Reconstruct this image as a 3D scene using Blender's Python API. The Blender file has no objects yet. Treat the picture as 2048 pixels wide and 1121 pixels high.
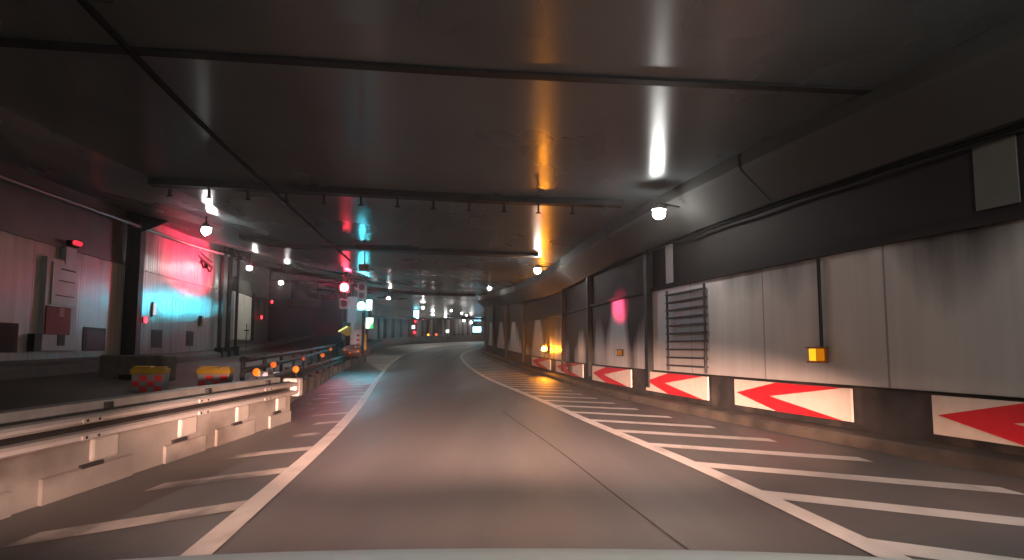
import bpy, bmesh, math, random
from mathutils import Vector, Matrix
random.seed(7)
S = bpy.context.scene
C = S.collection
R = math.radians

# ------------------------------------------------------------------ camera, world, exposure
F, CX, CY, PITCH, CAMZ = 1400.0, 1024.0, 560.5, math.atan((697 - 560.5) / 1400.0), 1.1
cam = bpy.data.cameras.new('camera')
cam.sensor_width = 36.0
cam.lens = 36.0 * F / 2048.0
cam.clip_start, cam.clip_end = 0.05, 600
co = bpy.data.objects.new('camera', cam)
C.objects.link(co)
co.location = (0, 0, CAMZ)
co.rotation_euler = (R(90) + PITCH, 0, 0)
S.camera = co

w = bpy.data.worlds.new('World')
S.world = w
w.use_nodes = True
wn = w.node_tree
bg = wn.nodes['Background']
sky = wn.nodes.new('ShaderNodeTexSky')
sky.sky_type = 'NISHITA'
sky.sun_disc = False
sky.sun_elevation = R(-8)          # night outside the tunnel
sky.sun_rotation = R(200)
wn.links.new(sky.outputs[0], bg.inputs[0])
bg.inputs[1].default_value = 0.05
S.view_settings.view_transform = 'Standard'
S.view_settings.look = 'None'
S.view_settings.exposure = 0.0
S.view_settings.gamma = 1.0
S.render.engine = 'CYCLES'
cy = S.cycles
cy.use_denoising = True
try:
    cy.denoiser = 'OPENIMAGEDENOISE'
except Exception:
    pass
cy.max_bounces = 6
cy.diffuse_bounces = 3
cy.glossy_bounces = 3
cy.transmission_bounces = 2
cy.volume_bounces = 0
cy.sample_clamp_indirect = 4.0
cy.caustics_reflective = True
cy.caustics_refractive = False
cy.blur_glossy = 0.3

# brightness of the added fill lamps and of the headlights
K_FILL, K_HEAD = 290.0, 1650.0
HAZE = 0.002
TANG = (0, 1, 0)
WHITE = (1.0, 0.97, 0.91)
HEADCOL = (1.0, 0.55, 0.41)


# ------------------------------------------------------------------ numbers of the place
def lerp_tab(tab, t):
    if t <= tab[0][0]:
        return tab[0][1]
    for (a, va), (b, vb) in zip(tab, tab[1:]):
        if t <= b:
            k = (t - a) / (b - a)
            return va + (vb - va) * k
    return tab[-1][1]


def zr(y):                                   # the carriageway dips level and then climbs
    a, b, g = 22.0, 38.0, 0.033
    if y < a:
        return 0.0
    if y < b:
        return g * (y - a) ** 2 / (2 * (b - a))
    if y < 96:
        return g * (y - (a + b) / 2)
    return g * (96 - (a + b) / 2) + 0.012 * (y - 96)


def ray(px, py):
    u, v = (px - CX) / F, (CY - py) / F
    c, s = math.cos(PITCH), math.sin(PITCH)
    return Vector((u, c - s * v, s + c * v))


def G(px, py, h=0.0):                        # where a line of sight meets the road
    r = ray(px, py)
    t = 1.0
    while t < 400:
        p = r * t
        if CAMZ + p.z <= zr(p.y) + h:
            lo, hi = t - 0.5, t
            for _ in range(30):
                m = (lo + hi) / 2
                q = r * m
                if CAMZ + q.z <= zr(q.y) + h:
                    hi = m
                else:
                    lo = m
            q = r * hi
            return Vector((q.x, q.y))
        t += 0.5
    q = r * 100
    return Vector((q.x, q.y))


def AT(px, py, d):                           # the point at depth d along a line of sight
    r = ray(px, py)
    k = d / r.y
    return Vector((r.x * k, d, CAMZ + r.z * k))


CEIL = [(-30, 3.8), (12, 3.8), (25, 3.87), (35, 4.2), (45, 4.7), (60, 5.4), (75, 5.5), (96, 4.95), (130, 5.1)]
CSL = [(-30, 1), (30, 1), (60, .0), (130, 0)]


def zc(x, y):
    return lerp_tab(CEIL, y) + lerp_tab(CSL, y) * (.02 * max(0, -x) + .2 * max(0, -x - 6.5))


BARRIER = [(-3.30, -20), (-3.32, 4.6), (-3.38, 10.8), (-4.55, 15), (-6.75, 27), (-8.3, 36), (-9.3, 43), (-11, 60)]


def xb(y):
    return lerp_tab([(b, a) for a, b in BARRIER], y)


def zs(x, y):                                # the ramp carriageway left of the barrier
    return zr(y) + 0.1 + 0.07 * max(0, xb(y) - x) + 0.012 * max(0, y - 8)


# ------------------------------------------------------------------ helpers
def tag(o, label=None, cat=None, group=None, kind=None):
    if label: o['label'] = label
    if cat: o['category'] = cat
    if group: o['group'] = group
    if kind: o['kind'] = kind
    return o


def empty(name, loc=(0, 0, 0), rz=0.0):
    o = bpy.data.objects.new(name, None)
    o.empty_display_size = 0.2
    C.objects.link(o)
    o.location = loc
    o.rotation_euler = (0, 0, rz)
    return o


def copy_tree(o, parent=None):
    c = o.copy()
    C.objects.link(c)
    if parent:
        c.parent = parent
    for ch in list(o.children):
        copy_tree(ch, c)
    return c


class MB:
    def __init__(self):
        self.v, self.f, self.uv, self.sm = [], [], [], False

    def box(self, c, s, rz=0.0, bev=0.0, m=None):
        c = Vector(c)
        bm = bmesh.new()
        bmesh.ops.create_cube(bm, size=1.0)
        for v in bm.verts:
            v.co = Vector((v.co.x * s[0], v.co.y * s[1], v.co.z * s[2]))
        if bev:
            bmesh.ops.bevel(bm, geom=list(bm.edges), offset=bev, segments=2, affect='EDGES', profile=.5)
        M_ = Matrix.Translation(c) @ (m if m is not None else Matrix.Rotation(rz, 4, 'Z'))
        self.addbm(bm, M_)
        return self

    def addbm(self, bm, M_=None):
        base = len(self.v)
        bm.verts.index_update()
        for v in bm.verts:
            self.v.append((M_ @ v.co) if M_ is not None else v.co.copy())
        for f in bm.faces:
            self.f.append([base + v.index for v in f.verts])
        bm.free()

    def tube(self, pts, r, n=8, caps=True):
        pts = [Vector(p) for p in pts]
        rs = r if isinstance(r, (list, tuple)) else [r] * len(pts)
        base = len(self.v)
        for i, p in enumerate(pts):
            d = (pts[min(i + 1, len(pts) - 1)] - pts[max(i - 1, 0)]).normalized()
            up = Vector((0, 0, 1)) if abs(d.z) < .9 else Vector((0, 1, 0))
            a = d.cross(up).normalized()
            b = a.cross(d)
            for k in range(n):
                t = 2 * math.pi * k / n
                self.v.append(p + (a * math.cos(t) + b * math.sin(t)) * rs[i])
        for i in range(len(pts) - 1):
            for k in range(n):
                k2 = (k + 1) % n
                self.f.append([base + i * n + k, base + i * n + k2, base + (i + 1) * n + k2, base + (i + 1) * n + k])
        if caps:
            self.f.append([base + k for k in range(n)][::-1])
            self.f.append([base + (len(pts) - 1) * n + k for k in range(n)])
        return self

    def ball(self, c, r, sc=(1, 1, 1), n=16):
        bm = bmesh.new()
        bmesh.ops.create_uvsphere(bm, u_segments=n, v_segments=max(6, n // 2), radius=r)
        M_ = Matrix.Translation(Vector(c)) @ Matrix.Diagonal((sc[0], sc[1], sc[2], 1))
        self.addbm(bm, M_)
        return self

    def poly(self, pts):
        base = len(self.v)
        self.v += [Vector(p) for p in pts]
        self.f.append(list(range(base, base + len(pts))))
        return self

    def prism(self, pts, ext):                # a flat outline given thickness along ext
        base = len(self.v)
        n = len(pts)
        e = Vector(ext)
        self.v += [Vector(p) for p in pts] + [Vector(p) + e for p in pts]
        self.f.append([base + i for i in range(n)])
        self.f.append([base + n + i for i in range(n)][::-1])
        for i in range(n):
            j = (i + 1) % n
            self.f.append([base + i, base + n + i, base + n + j, base + j])
        return self

    def build(self, name, mat, parent=None, smooth=False):
        me = bpy.data.meshes.new(name)
        me.from_pydata([tuple(v) for v in self.v], [], self.f)
        bm = bmesh.new()
        bm.from_mesh(me)
        bmesh.ops.recalc_face_normals(bm, faces=bm.faces)
        bm.to_mesh(me)
        bm.free()
        if smooth:
            for p in me.polygons:
                p.use_smooth = True
        me.materials.append(mat)
        o = bpy.data.objects.new(name, me)
        C.objects.link(o)
        if parent:
            o.parent = parent
            o.matrix_parent_inverse = Matrix.Identity(4)
        return o


def resample(P, step):
    P = [Vector(p) for p in P]
    out = [P[0]]
    for a, b in zip(P, P[1:]):
        L = (b - a).length
        n = max(1, int(round(L / step)))
        for k in range(1, n + 1):
            out.append(a.lerp(b, k / n))
    return out


def smooth(P, it=4):
    P = [Vector(p) for p in P]
    for _ in range(it):
        P = [P[0]] + [(P[i - 1] + P[i] * 2 + P[i + 1]) / 4 for i in range(1, len(P) - 1)] + [P[-1]]
    return P


class Path:                                   # a plan line; positive offset lies to its left
    def __init__(self, P, step=1.0, it=4):
        self.P = smooth(resample(P, step), it)
        self.s = [0.0]
        for a, b in zip(self.P, self.P[1:]):
            self.s.append(self.s[-1] + (b - a).length)
        self.L = self.s[-1]

    def at(self, s):
        s = min(max(s, 0), self.L)
        for i in range(len(self.P) - 1):
            if s <= self.s[i + 1]:
                k = (s - self.s[i]) / max(1e-6, self.s[i + 1] - self.s[i])
                return self.P[i].lerp(self.P[i + 1], k), (self.P[i + 1] - self.P[i]).normalized()
        return self.P[-1], (self.P[-1] - self.P[-2]).normalized()

    def off(self, s, o):
        p, t = self.at(s)
        i0, t0 = self.at(s - .6)
        i1, t1 = self.at(s + .6)
        t = (t0 + t1).normalized()
        return p + Vector((-t.y, t.x)) * o, t

    def pix(self, px):                        # arclength where the line of sight of an image column meets the line
        k = (px - CX) / F / math.cos(PITCH)
        prev = None
        for i, p in enumerate(self.P):
            g = p.x - k * p.y
            if prev is not None and p.y > 1 and g * prev <= 0:
                t = prev / (prev - g)
                return self.s[i - 1] + t * (self.s[i] - self.s[i - 1])
            prev = g
        return self.L


def sweep(mb, path, prof, zf, s0=0.0, s1=None, step=1.0, closed=True):
    """run a cross section [(offset, z)] along a path; z is above zf(x, y)"""
    s1 = path.L if s1 is None else s1
    n = max(1, int(math.ceil((s1 - s0) / step)))
    base = len(mb.v)
    m = len(prof)
    for i in range(n + 1):
        s = s0 + (s1 - s0) * i / n
        q0, _ = path.off(s, 0)
        z0 = zf(q0.x, q0.y)
        for (o, z) in prof:
            q, _ = path.off(s, o)
            zz = z(q.x, q.y, s) if callable(z) else z0 + z
            mb.v.append(Vector((q.x, q.y, zz)))
    lim = m if closed else m - 1
    for i in range(n):
        for k in range(lim):
            k2 = (k + 1) % m
            mb.f.append([base + i * m + k, base + i * m + k2, base + (i + 1) * m + k2, base + (i + 1) * m + k])
    if closed:
        mb.f.append([base + k for k in range(m)])
        mb.f.append([base + n * m + k for k in range(m)][::-1])
    return mb


def add_uv(o, path):
    """UV in metres: u along the path, v height"""
    me = o.data
    uv = me.uv_layers.new(name='run')
    cache = {}
    for l in me.loops:
        v = me.vertices[l.vertex_index].co
        key = l.vertex_index
        if key not in cache:
            best = None
            for i, p in enumerate(path.P):
                d = (p.x - v.x) ** 2 + (p.y - v.y) ** 2
                if best is None or d < best[0]:
                    best = (d, i)
            i = best[1]
            j = min(i, len(path.P) - 2)
            t = (path.P[j + 1] - path.P[j]).normalized()
            cache[key] = path.s[j] + (Vector((v.x, v.y)) - path.P[j]).dot(t)
        uv.data[l.index].uv = (cache[key], v.z)


# ------------------------------------------------------------------ materials
MATS = {}


def mat(name, col, rough=.6, metal=0.0, spec=.5, var=.0, vscale=4.0, bump=0.0, bscale=20.0, stretch=(1, 1, 1), detail=4.0,
        dirt=None, dscale=1.5, dlo=.45, dhi=.65, rvar=0.0):
    if name in MATS:
        return MATS[name]
    m = bpy.data.materials.new(name)
    m.use_nodes = True
    nt = m.node_tree
    N, L = nt.nodes, nt.links
    b = N['Principled BSDF']
    b.inputs['Roughness'].default_value = rough
    b.inputs['Metallic'].default_value = metal
    b.inputs['Specular IOR Level'].default_value = spec
    tc = N.new('ShaderNodeTexCoord')
    mp = N.new('ShaderNodeMapping')
    mp.inputs['Scale'].default_value = stretch
    L.new(tc.outputs['Object'], mp.inputs['Vector'])

    def noise(scale, det=detail):
        n = N.new('ShaderNodeTexNoise')
        n.inputs['Scale'].default_value = scale
        n.inputs['Detail'].default_value = det
        L.new(mp.outputs[0], n.inputs['Vector'])
        return n
    colsock = None
    if var:
        n = noise(vscale)
        r = N.new('ShaderNodeMapRange')
        r.inputs['From Min'].default_value, r.inputs['From Max'].default_value = .3, .7
        r.inputs['To Min'].default_value, r.inputs['To Max'].default_value = 1 - var, 1 + var
        L.new(n.outputs['Fac'], r.inputs['Value'])
        mx = N.new('ShaderNodeVectorMath')
        mx.operation = 'SCALE'
        mx.inputs[0].default_value = col
        L.new(r.outputs[0], mx.inputs['Scale'])
        colsock = mx.outputs[0]
    if dirt is not None:
        n = noise(dscale, 6)
        r = N.new('ShaderNodeMapRange')
        r.inputs['From Min'].default_value, r.inputs['From Max'].default_value = dlo, dhi
        L.new(n.outputs['Fac'], r.inputs['Value'])
        mx = N.new('ShaderNodeMix')
        mx.data_type = 'RGBA'
        L.new(r.outputs[0], mx.inputs['Factor'])
        if colsock:
            L.new(colsock, mx.inputs['A'])
        else:
            mx.inputs['A'].default_value = (*col, 1)
        mx.inputs['B'].default_value = (*dirt, 1)
        colsock = mx.outputs['Result']
    if colsock:
        L.new(colsock, b.inputs['Base Color'])
    else:
        b.inputs['Base Color'].default_value = (*col, 1)
    if rvar:
        n = noise(vscale * .7)
        r = N.new('ShaderNodeMapRange')
        r.inputs['From Min'].default_value, r.inputs['From Max'].default_value = .3, .7
        r.inputs['To Min'].default_value, r.inputs['To Max'].default_value = rough - rvar, rough + rvar
        L.new(n.outputs['Fac'], r.inputs['Value'])
        L.new(r.outputs[0], b.inputs['Roughness'])
    if bump:
        n = noise(bscale)
        bp = N.new('ShaderNodeBump')
        bp.inputs['Strength'].default_value = 1.0
        bp.inputs['Distance'].default_value = bump
        L.new(n.outputs['Fac'], bp.inputs['Height'])
        L.new(bp.outputs[0], b.inputs['Normal'])
    MATS[name] = m
    return m


def emit(name, col, strength):
    if name in MATS:
        return MATS[name]
    m = bpy.data.materials.new(name)
    m.use_nodes = True
    nt = m.node_tree
    nt.nodes.remove(nt.nodes['Principled BSDF'])
    e = nt.nodes.new('ShaderNodeEmission')
    e.inputs[0].default_value = (*col, 1)
    e.inputs[1].default_value = strength
    nt.links.new(e.outputs[0], nt.nodes['Material Output'].inputs[0])
    MATS[name] = m
    return m


def wall_mat(name, clean, soot, soot_at, rough, metal, bu, bdist, joint=2.4, streak=.5, spec=.5, gaps=()):
    """wall cladding in run coordinates: vertical joints, soot that comes down from the top in tongues, rippled gloss"""
    m = bpy.data.materials.new(name)
    m.use_nodes = True
    nt = m.node_tree
    N, L = nt.nodes, nt.links
    b = N['Principled BSDF']
    b.inputs['Roughness'].default_value = rough
    b.inputs['Metallic'].default_value = metal
    b.inputs['Specular IOR Level'].default_value = spec
    uv = N.new('ShaderNodeUVMap')
    uv.uv_map = 'run'
    sx = N.new('ShaderNodeSeparateXYZ')
    L.new(uv.outputs[0], sx.inputs[0])

    def math_(op, a, bb=None, clamp=False):
        n = N.new('ShaderNodeMath')
        n.operation = op
        n.use_clamp = clamp
        for i, x in enumerate((a, bb)):
            if x is None:
                continue
            if isinstance(x, (int, float)):
                n.inputs[i].default_value = x
            else:
                L.new(x, n.inputs[i])
        return n.outputs[0]

    def noise(su, sv, det=3.0, seed=0.0):
        c = N.new('ShaderNodeCombineXYZ')
        L.new(math_('MULTIPLY', sx.outputs[0], su), c.inputs[0])
        L.new(math_('MULTIPLY', sx.outputs[1], sv), c.inputs[1])
        c.inputs[2].default_value = seed
        n = N.new('ShaderNodeTexNoise')
        n.inputs['Scale'].default_value = 1.0
        n.inputs['Detail'].default_value = det
        L.new(c.outputs[0], n.inputs['Vector'])
        return n.outputs['Fac']
    # soot tongues
    tongue = noise(.55, .12, 3.0, 3.1)
    smear = noise(3.0, .5, 4.0, 7.7)
    lo, hi, u0, u1, k0, k1 = soot_at                   # heights where soot starts, run where it grows
    hgt = N.new('ShaderNodeMapRange')
    hgt.inputs['From Min'].default_value, hgt.inputs['From Max'].default_value = lo, hi
    L.new(sx.outputs[1], hgt.inputs['Value'])
    grow = N.new('ShaderNodeMapRange')
    grow.inputs['From Min'].default_value, grow.inputs['From Max'].default_value = u0, u1
    grow.inputs['To Min'].default_value, grow.inputs['To Max'].default_value = k0, k1
    L.new(sx.outputs[0], grow.inputs['Value'])
    v = math_('ADD', math_('MULTIPLY', tongue, 1.5), math_('MULTIPLY', hgt.outputs[0], .7))
    v = math_('ADD', v, math_('MULTIPLY', smear, .25))
    v = math_('ADD', v, grow.outputs[0])
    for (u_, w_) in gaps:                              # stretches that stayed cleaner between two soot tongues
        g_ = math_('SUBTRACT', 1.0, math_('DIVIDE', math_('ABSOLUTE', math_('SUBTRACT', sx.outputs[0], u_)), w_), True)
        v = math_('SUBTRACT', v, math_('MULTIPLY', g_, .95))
    s = N.new('ShaderNodeMapRange')
    s.inputs['From Min'].default_value, s.inputs['From Max'].default_value = 1.0, 1.38
    L.new(v, s.inputs['Value'])
    fine = N.new('ShaderNodeMapRange')
    fine.inputs['From Min'].default_value, fine.inputs['From Max'].default_value = .3, .75
    fine.inputs['To Min'].default_value, fine.inputs['To Max'].default_value = 1.1, 1.0 - streak * .5
    L.new(noise(5.0, .35, 5.0, 1.0), fine.inputs['Value'])
    c0 = N.new('ShaderNodeVectorMath')
    c0.operation = 'SCALE'
    c0.inputs[0].default_value = clean
    L.new(fine.outputs[0], c0.inputs['Scale'])
    mx = N.new('ShaderNodeMix')
    mx.data_type = 'RGBA'
    L.new(s.outputs[0], mx.inputs['Factor'])
    L.new(c0.outputs[0], mx.inputs['A'])
    mx.inputs['B'].default_value = (*soot, 1)
    # joints
    fr = math_('FRACT', math_('DIVIDE', sx.outputs[0], joint))
    j = math_('LESS_THAN', fr, .014 / joint * 2.4)
    mj = N.new('ShaderNodeMix')
    mj.data_type = 'RGBA'
    L.new(math_('MULTIPLY', j, .55), mj.inputs['Factor'])
    L.new(mx.outputs['Result'], mj.inputs['A'])
    mj.inputs['B'].default_value = (.02, .02, .02, 1)
    L.new(mj.outputs['Result'], b.inputs['Base Color'])
    rr = N.new('ShaderNodeMapRange')
    rr.inputs['To Min'].default_value, rr.inputs['To Max'].default_value = rough, min(1, rough + .3)
    L.new(s.outputs[0], rr.inputs['Value'])
    L.new(rr.outputs[0], b.inputs['Roughness'])
    if bdist:
        bp = N.new('ShaderNodeBump')
        bp.inputs['Strength'].default_value = 1.0
        bp.inputs['Distance'].default_value = bdist
        L.new(noise(bu, bu * .07, 3.0, 5.0), bp.inputs['Height'])
        L.new(bp.outputs[0], b.inputs['Normal'])
    return m


M_asphalt = mat('asphalt', (.105, .103, .101), .55, var=.22, vscale=1.1, bump=.003, bscale=90, stretch=(1, .09, 1), dirt=(.078, .077, .076),
                dscale=.9, dlo=.45, dhi=.7, rvar=.12)
M_ramp = mat('ramp_asphalt', (.06, .062, .055), .6, var=.2, vscale=1.0, bump=.003, bscale=80, stretch=(1, .4, 1))
M_paint = mat('road_paint', (.58, .56, .53), .55, var=.12, vscale=3, dirt=(.32, .30, .28), dscale=4, dlo=.55, dhi=.8, stretch=(1, .4, 1))
M_worn = mat('worn_road_paint', (.46, .43, .40), .6, var=.2, vscale=3, dirt=(.12, .115, .11), dscale=2.2, dlo=.44, dhi=.62, stretch=(1, .5, 1))
M_seam = mat('tar_seam', (.06, .057, .054), .9, spec=.2, var=.3)
M_kerb = mat('kerb_concrete', (.068, .056, .043), .75, var=.25, vscale=2, dirt=(.03, .027, .022), dscale=1.5, bump=.006, bscale=25)
M_conc = mat('barrier_concrete', (.24, .225, .205), .7, var=.2, vscale=2, dirt=(.12, .105, .09), dscale=1.6, dlo=.5, dhi=.7, bump=.003, bscale=30, stretch=(1, .5, 1))
M_rail = mat('galvanised_rail', (.45, .435, .42), .5, metal=.25, var=.15, vscale=2, stretch=(1, .3, 1), dirt=(.28, .25, .22), dscale=2.5, dlo=.5, dhi=.75)
M_darkrail = mat('dark_rail', (.03, .031, .032), .65, spec=.2, metal=.0, var=.2, vscale=2)
M_steel = mat('dark_steel', (.018, .018, .019), .6, metal=.0, spec=.25, var=.3, vscale=3)
M_black = mat('black_plinth', (.022, .021, .02), .7, var=.5, vscale=2.2, dirt=(.06, .052, .042), dscale=2.5, dlo=.52, dhi=.75)
M_ceil = None
M_duct = mat('duct_metal', (.05, .05, .048), .8, metal=.0, spec=.25, var=.12, vscale=1.2, stretch=(1, .3, 1))
M_upper = mat('sooty_wall', (.024, .0215, .021), .75, spec=.2, var=.25, vscale=1.0, stretch=(1, .5, 1))
M_plinth = mat('plinth_concrete', (.10, .10, .09), .8, var=.2, vscale=1.5)
M_cable = mat('cable_rubber', (.008, .008, .008), .9, spec=.1)
M_house = mat('lamp_housing', (.22, .22, .22), .5, metal=.4, var=.1)
M_grey = mat('grey_sheet_metal', (.30, .31, .31), .45, var=.12, vscale=2)
M_red = mat('red_paint', (.22, .012, .012), .6, spec=.3, var=.12)
M_chev = mat('white_reflective_sheet', (.60, .52, .44), .5, var=.06, vscale=6)
M_chevred = mat('red_reflective_sheet', (.50, .013, .022), .5, var=.08, vscale=6)
M_white = mat('white_enamel', (.74, .74, .66), .45, var=.06, dirt=(.5, .5, .42), dscale=1.2, dlo=.55, dhi=.75)
M_yellow = mat('yellow_plastic', (.55, .33, .02), .5, var=.12)
M_orange = mat('orange_reflector', (.95, .28, .02), .4, var=.1)
M_void = mat('dark_recess', (.012, .011, .012), .8, var=.3)
M_rung = mat('rung_steel', (.03, .03, .03), .6)

E_fill = emit('fill_lamp_glow', WHITE, K_FILL)
E_leftlamp = emit('left_lamp_glow', WHITE, 240)
E_ductlamp = emit('duct_lamp_glow', WHITE, 190)
E_farlamp = emit('far_lamp_glow', WHITE, 380)
E_amber = emit('amber_glow', (1.0, .30, .012), 1150)
E_amber_dim = emit('amber_bar_glow', (1.0, .42, .015), 1.7)
E_red = emit('signal_red_glow', (1.0, .035, .07), 420)
E_green = emit('signal_green_glow', (.08, .80, 1.0), 420)
E_redsmall = emit('small_red_glow', (1.0, .02, .03), 9)
E_sign = emit('sign_white_glow', (.85, .97, 1.0), 3)
E_cyan = emit('sign_cyan_glow', (.35, .85, 1.0), 10)
E_exit_w = emit('exit_white_glow', (.85, 1.0, .88), 1.6)
E_exit_g = emit('exit_green_glow', (.05, .75, .18), 1.2)

# ceiling: dark enamelled panels, rippled across the tunnel so lamps stretch into bands
m = bpy.data.materials.new('ceiling_panel')
m.use_nodes = True
nt = m.node_tree
b = nt.nodes['Principled BSDF']
b.inputs['Metallic'].default_value = .45
b.inputs['Roughness'].default_value = .14
b.inputs['Base Color'].default_value = (.085, .082, .078, 1)
tc = nt.nodes.new('ShaderNodeTexCoord')


def cnoise(scale, sc, det=3.0):
    mp = nt.nodes.new('ShaderNodeMapping')
    mp.inputs['Scale'].default_value = sc
    nt.links.new(tc.outputs['Object'], mp.inputs[0])
    n = nt.nodes.new('ShaderNodeTexNoise')
    n.inputs['Scale'].default_value = scale
    n.inputs['Detail'].default_value = det
    nt.links.new(mp.outputs[0], n.inputs['Vector'])
    return n.outputs['Fac']


bp = nt.nodes.new('ShaderNodeBump')
bp.inputs['Strength'].default_value = 1.0
bp.inputs['Distance'].default_value = .0008
nt.links.new(cnoise(1.0, (2.2, 16.0, 1), 3.0), bp.inputs['Height'])
nt.links.new(bp.outputs[0], b.inputs['Normal'])
rr = nt.nodes.new('ShaderNodeMapRange')
rr.inputs['From Min'].default_value, rr.inputs['From Max'].default_value = .35, .65
rr.inputs['To Min'].default_value, rr.inputs['To Max'].default_value = .24, .36
nt.links.new(cnoise(.6, (1, .5, 1)), rr.inputs['Value'])
nt.links.new(rr.outputs[0], b.inputs['Roughness'])
b.inputs['Anisotropic'].default_value = .84
tg = nt.nodes.new('ShaderNodeCombineXYZ')
tg.inputs[0].default_value, tg.inputs[1].default_value, tg.inputs[2].default_value = TANG
nt.links.new(tg.outputs[0], b.inputs['Tangent'])
cr = nt.nodes.new('ShaderNodeMapRange')
cr.inputs['From Min'].default_value, cr.inputs['From Max'].default_value = .3, .7
cr.inputs['To Min'].default_value, cr.inputs['To Max'].default_value = .7, 1.2
nt.links.new(cnoise(.35, (1, .6, 1)), cr.inputs['Value'])
vm = nt.nodes.new('ShaderNodeVectorMath')
vm.operation = 'SCALE'
vm.inputs[0].default_value = (.172, .20, .212)
nt.links.new(cr.outputs[0], vm.inputs['Scale'])
nt.links.new(vm.outputs[0], b.inputs['Base Color'])
M_ceil = m

# ------------------------------------------------------------------ plan lines
kerb_px = [(2048, 960), (1700, 893), (1470, 850), (1300, 812), (1190, 785), (1102, 757), (1050, 740), (1000, 722), (962, 707)]
kp = [G(*p) for p in kerb_px]
d0 = (kp[0] - kp[2]).normalized()
kerb_pts = [kp[0] + d0 * 27, kp[0] + d0 * 12] + kp + [Vector((-2.75, 63)), Vector((-1.0, 71)), Vector((2.8, 79)), Vector((10, 87)), Vector((26, 98))]
KERB = Path(kerb_pts, 1.0, 6)                       # left offset points to the carriageway
WOFF = -.32
rw = []
for i in range(int(KERB.L) + 1):
    q, _ = KERB.off(i, WOFF)
    rw.append(q)
RW = Path(rw, 1.0, 2)
LW = Path([(-4.25, -20.4), (-14.2, 41.0), (-17.4, 61)], 1.0, 0)     # right offset (negative) points to the ramp
LW_in = -1.0
left_line_px = [(383, 1121), (534, 989), (617, 919), (668, 870), (722, 808), (754, 759), (774, 733), (803, 711), (854, 697), (897, 691.6), (950, 688.6)]
lp = [G(*p) for p in left_line_px]
LL = Path([lp[0] + (lp[0] - lp[1]).normalized() * 8] + lp + [Vector((3, 81)), Vector((16, 88))], .8, 6)
right_line_px = [(1795, 1121), (1590, 1022), (1371, 920), (1205, 857), (1126, 820), (1066, 795), (996, 767), (950, 743), (929, 726), (921, 713.5), (928, 706), (946, 699.5)]
rp = [G(*p) for p in right_line_px]
RL = Path([rp[0] + (rp[0] - rp[1]).normalized() * 8] + rp + [Vector((-1.6, 69)), Vector((2.0, 75)), Vector((14, 85))], .8, 6)
FL = Path([(-8.9, 37.5), (-10.5, 46), (-13.3, 62), (-13, 76), (-9.5, 86), (-4.5, 91.5), (6, 98), (24, 106)], 1.0, 4)
NB = Path([(x, y) for x, y in BARRIER[:3]], .5, 0)
FB = Path([(-3.78, 11.0), (-4.6, 15), (-6.85, 27), (-8.25, 36), (-9.15, 42.5)], .5, 2)

# ------------------------------------------------------------------ ground and ceiling


def sheet(name, m_, f, x0, x1, y0, y1, nx, ny, up=0.0):
    mb = MB()
    for j in range(ny + 1):
        y = y0 + (y1 - y0) * j / ny
        for i in range(nx + 1):
            x = x0 + (x1 - x0) * i / nx
            mb.v.append(Vector((x, y, f(x, y))))
    for j in range(ny):
        for i in range(nx):
            a = j * (nx + 1) + i
            mb.f.append([a, a + 1, a + nx + 2, a + nx + 1])
    if up:
        n = len(mb.v)
        mb.v += [v + Vector((0, 0, up)) for v in mb.v]
        mb.f += [[q + n for q in f_] for f_ in mb.f]
    return mb.build(name, m_, None, True)


road = tag(sheet('road', M_asphalt, lambda x, y: zr(y), -40, 45, -30, 135, 10, 165), kind='structure')
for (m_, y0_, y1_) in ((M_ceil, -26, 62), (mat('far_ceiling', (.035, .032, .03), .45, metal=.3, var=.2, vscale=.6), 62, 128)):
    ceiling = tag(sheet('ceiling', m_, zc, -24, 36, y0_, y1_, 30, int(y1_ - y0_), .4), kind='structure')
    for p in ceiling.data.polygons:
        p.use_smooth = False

mb = MB()
ys = [-24 + i for i in range(87)]
cols = 8
for y in ys:
    xl = -4.25 - (y + 20.4) * .162 - .35
    xr_ = xb(y) - .2
    for k in range(cols + 1):
        x = xl + (xr_ - xl) * k / cols
        mb.v.append(Vector((x, y, zs(x, y))))
for j in range(len(ys) - 1):
    for k in range(cols):
        a = j * (cols + 1) + k
        mb.f.append([a, a + 1, a + cols + 2, a + cols + 1])
tag(mb.build('side_road', M_ramp, None, True), kind='structure')

# painted markings are parts of the road


def strip(name, path, width, s0, s1, m_, h=.004, step=.6):
    mb = MB()
    n = max(1, int((s1 - s0) / step))
    for i in range(n + 1):
        s = s0 + (s1 - s0) * i / n
        for o in (width / 2, -width / 2):
            q, _ = path.off(s, o)
            mb.v.append(Vector((q.x, q.y, zr(q.y) + h)))
    for i in range(n):
        mb.f.append([2 * i, 2 * i + 1, 2 * i + 3, 2 * i + 2])
    return mb.build(name, m_, road)


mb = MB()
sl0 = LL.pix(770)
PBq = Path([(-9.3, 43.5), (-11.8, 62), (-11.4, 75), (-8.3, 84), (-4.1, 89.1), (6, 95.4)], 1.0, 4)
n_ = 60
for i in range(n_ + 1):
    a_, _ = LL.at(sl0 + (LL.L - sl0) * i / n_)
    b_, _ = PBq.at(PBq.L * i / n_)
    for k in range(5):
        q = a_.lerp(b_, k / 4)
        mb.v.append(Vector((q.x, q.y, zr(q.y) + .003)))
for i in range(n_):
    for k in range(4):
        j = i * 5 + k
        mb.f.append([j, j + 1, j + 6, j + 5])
tag(mb.build('lamplit_road', mat('painted_lamplight', (.46, .44, .38), .6, var=.2, vscale=.6), None, True), kind='structure')  # paler sheet, the lamplight on the far bend put into its colour
strip('lane_line', LL, .16, 0, LL.L, M_paint, .008)
strip('lane_line', RL, .16, 0, RL.L, M_paint, .008)


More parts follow.
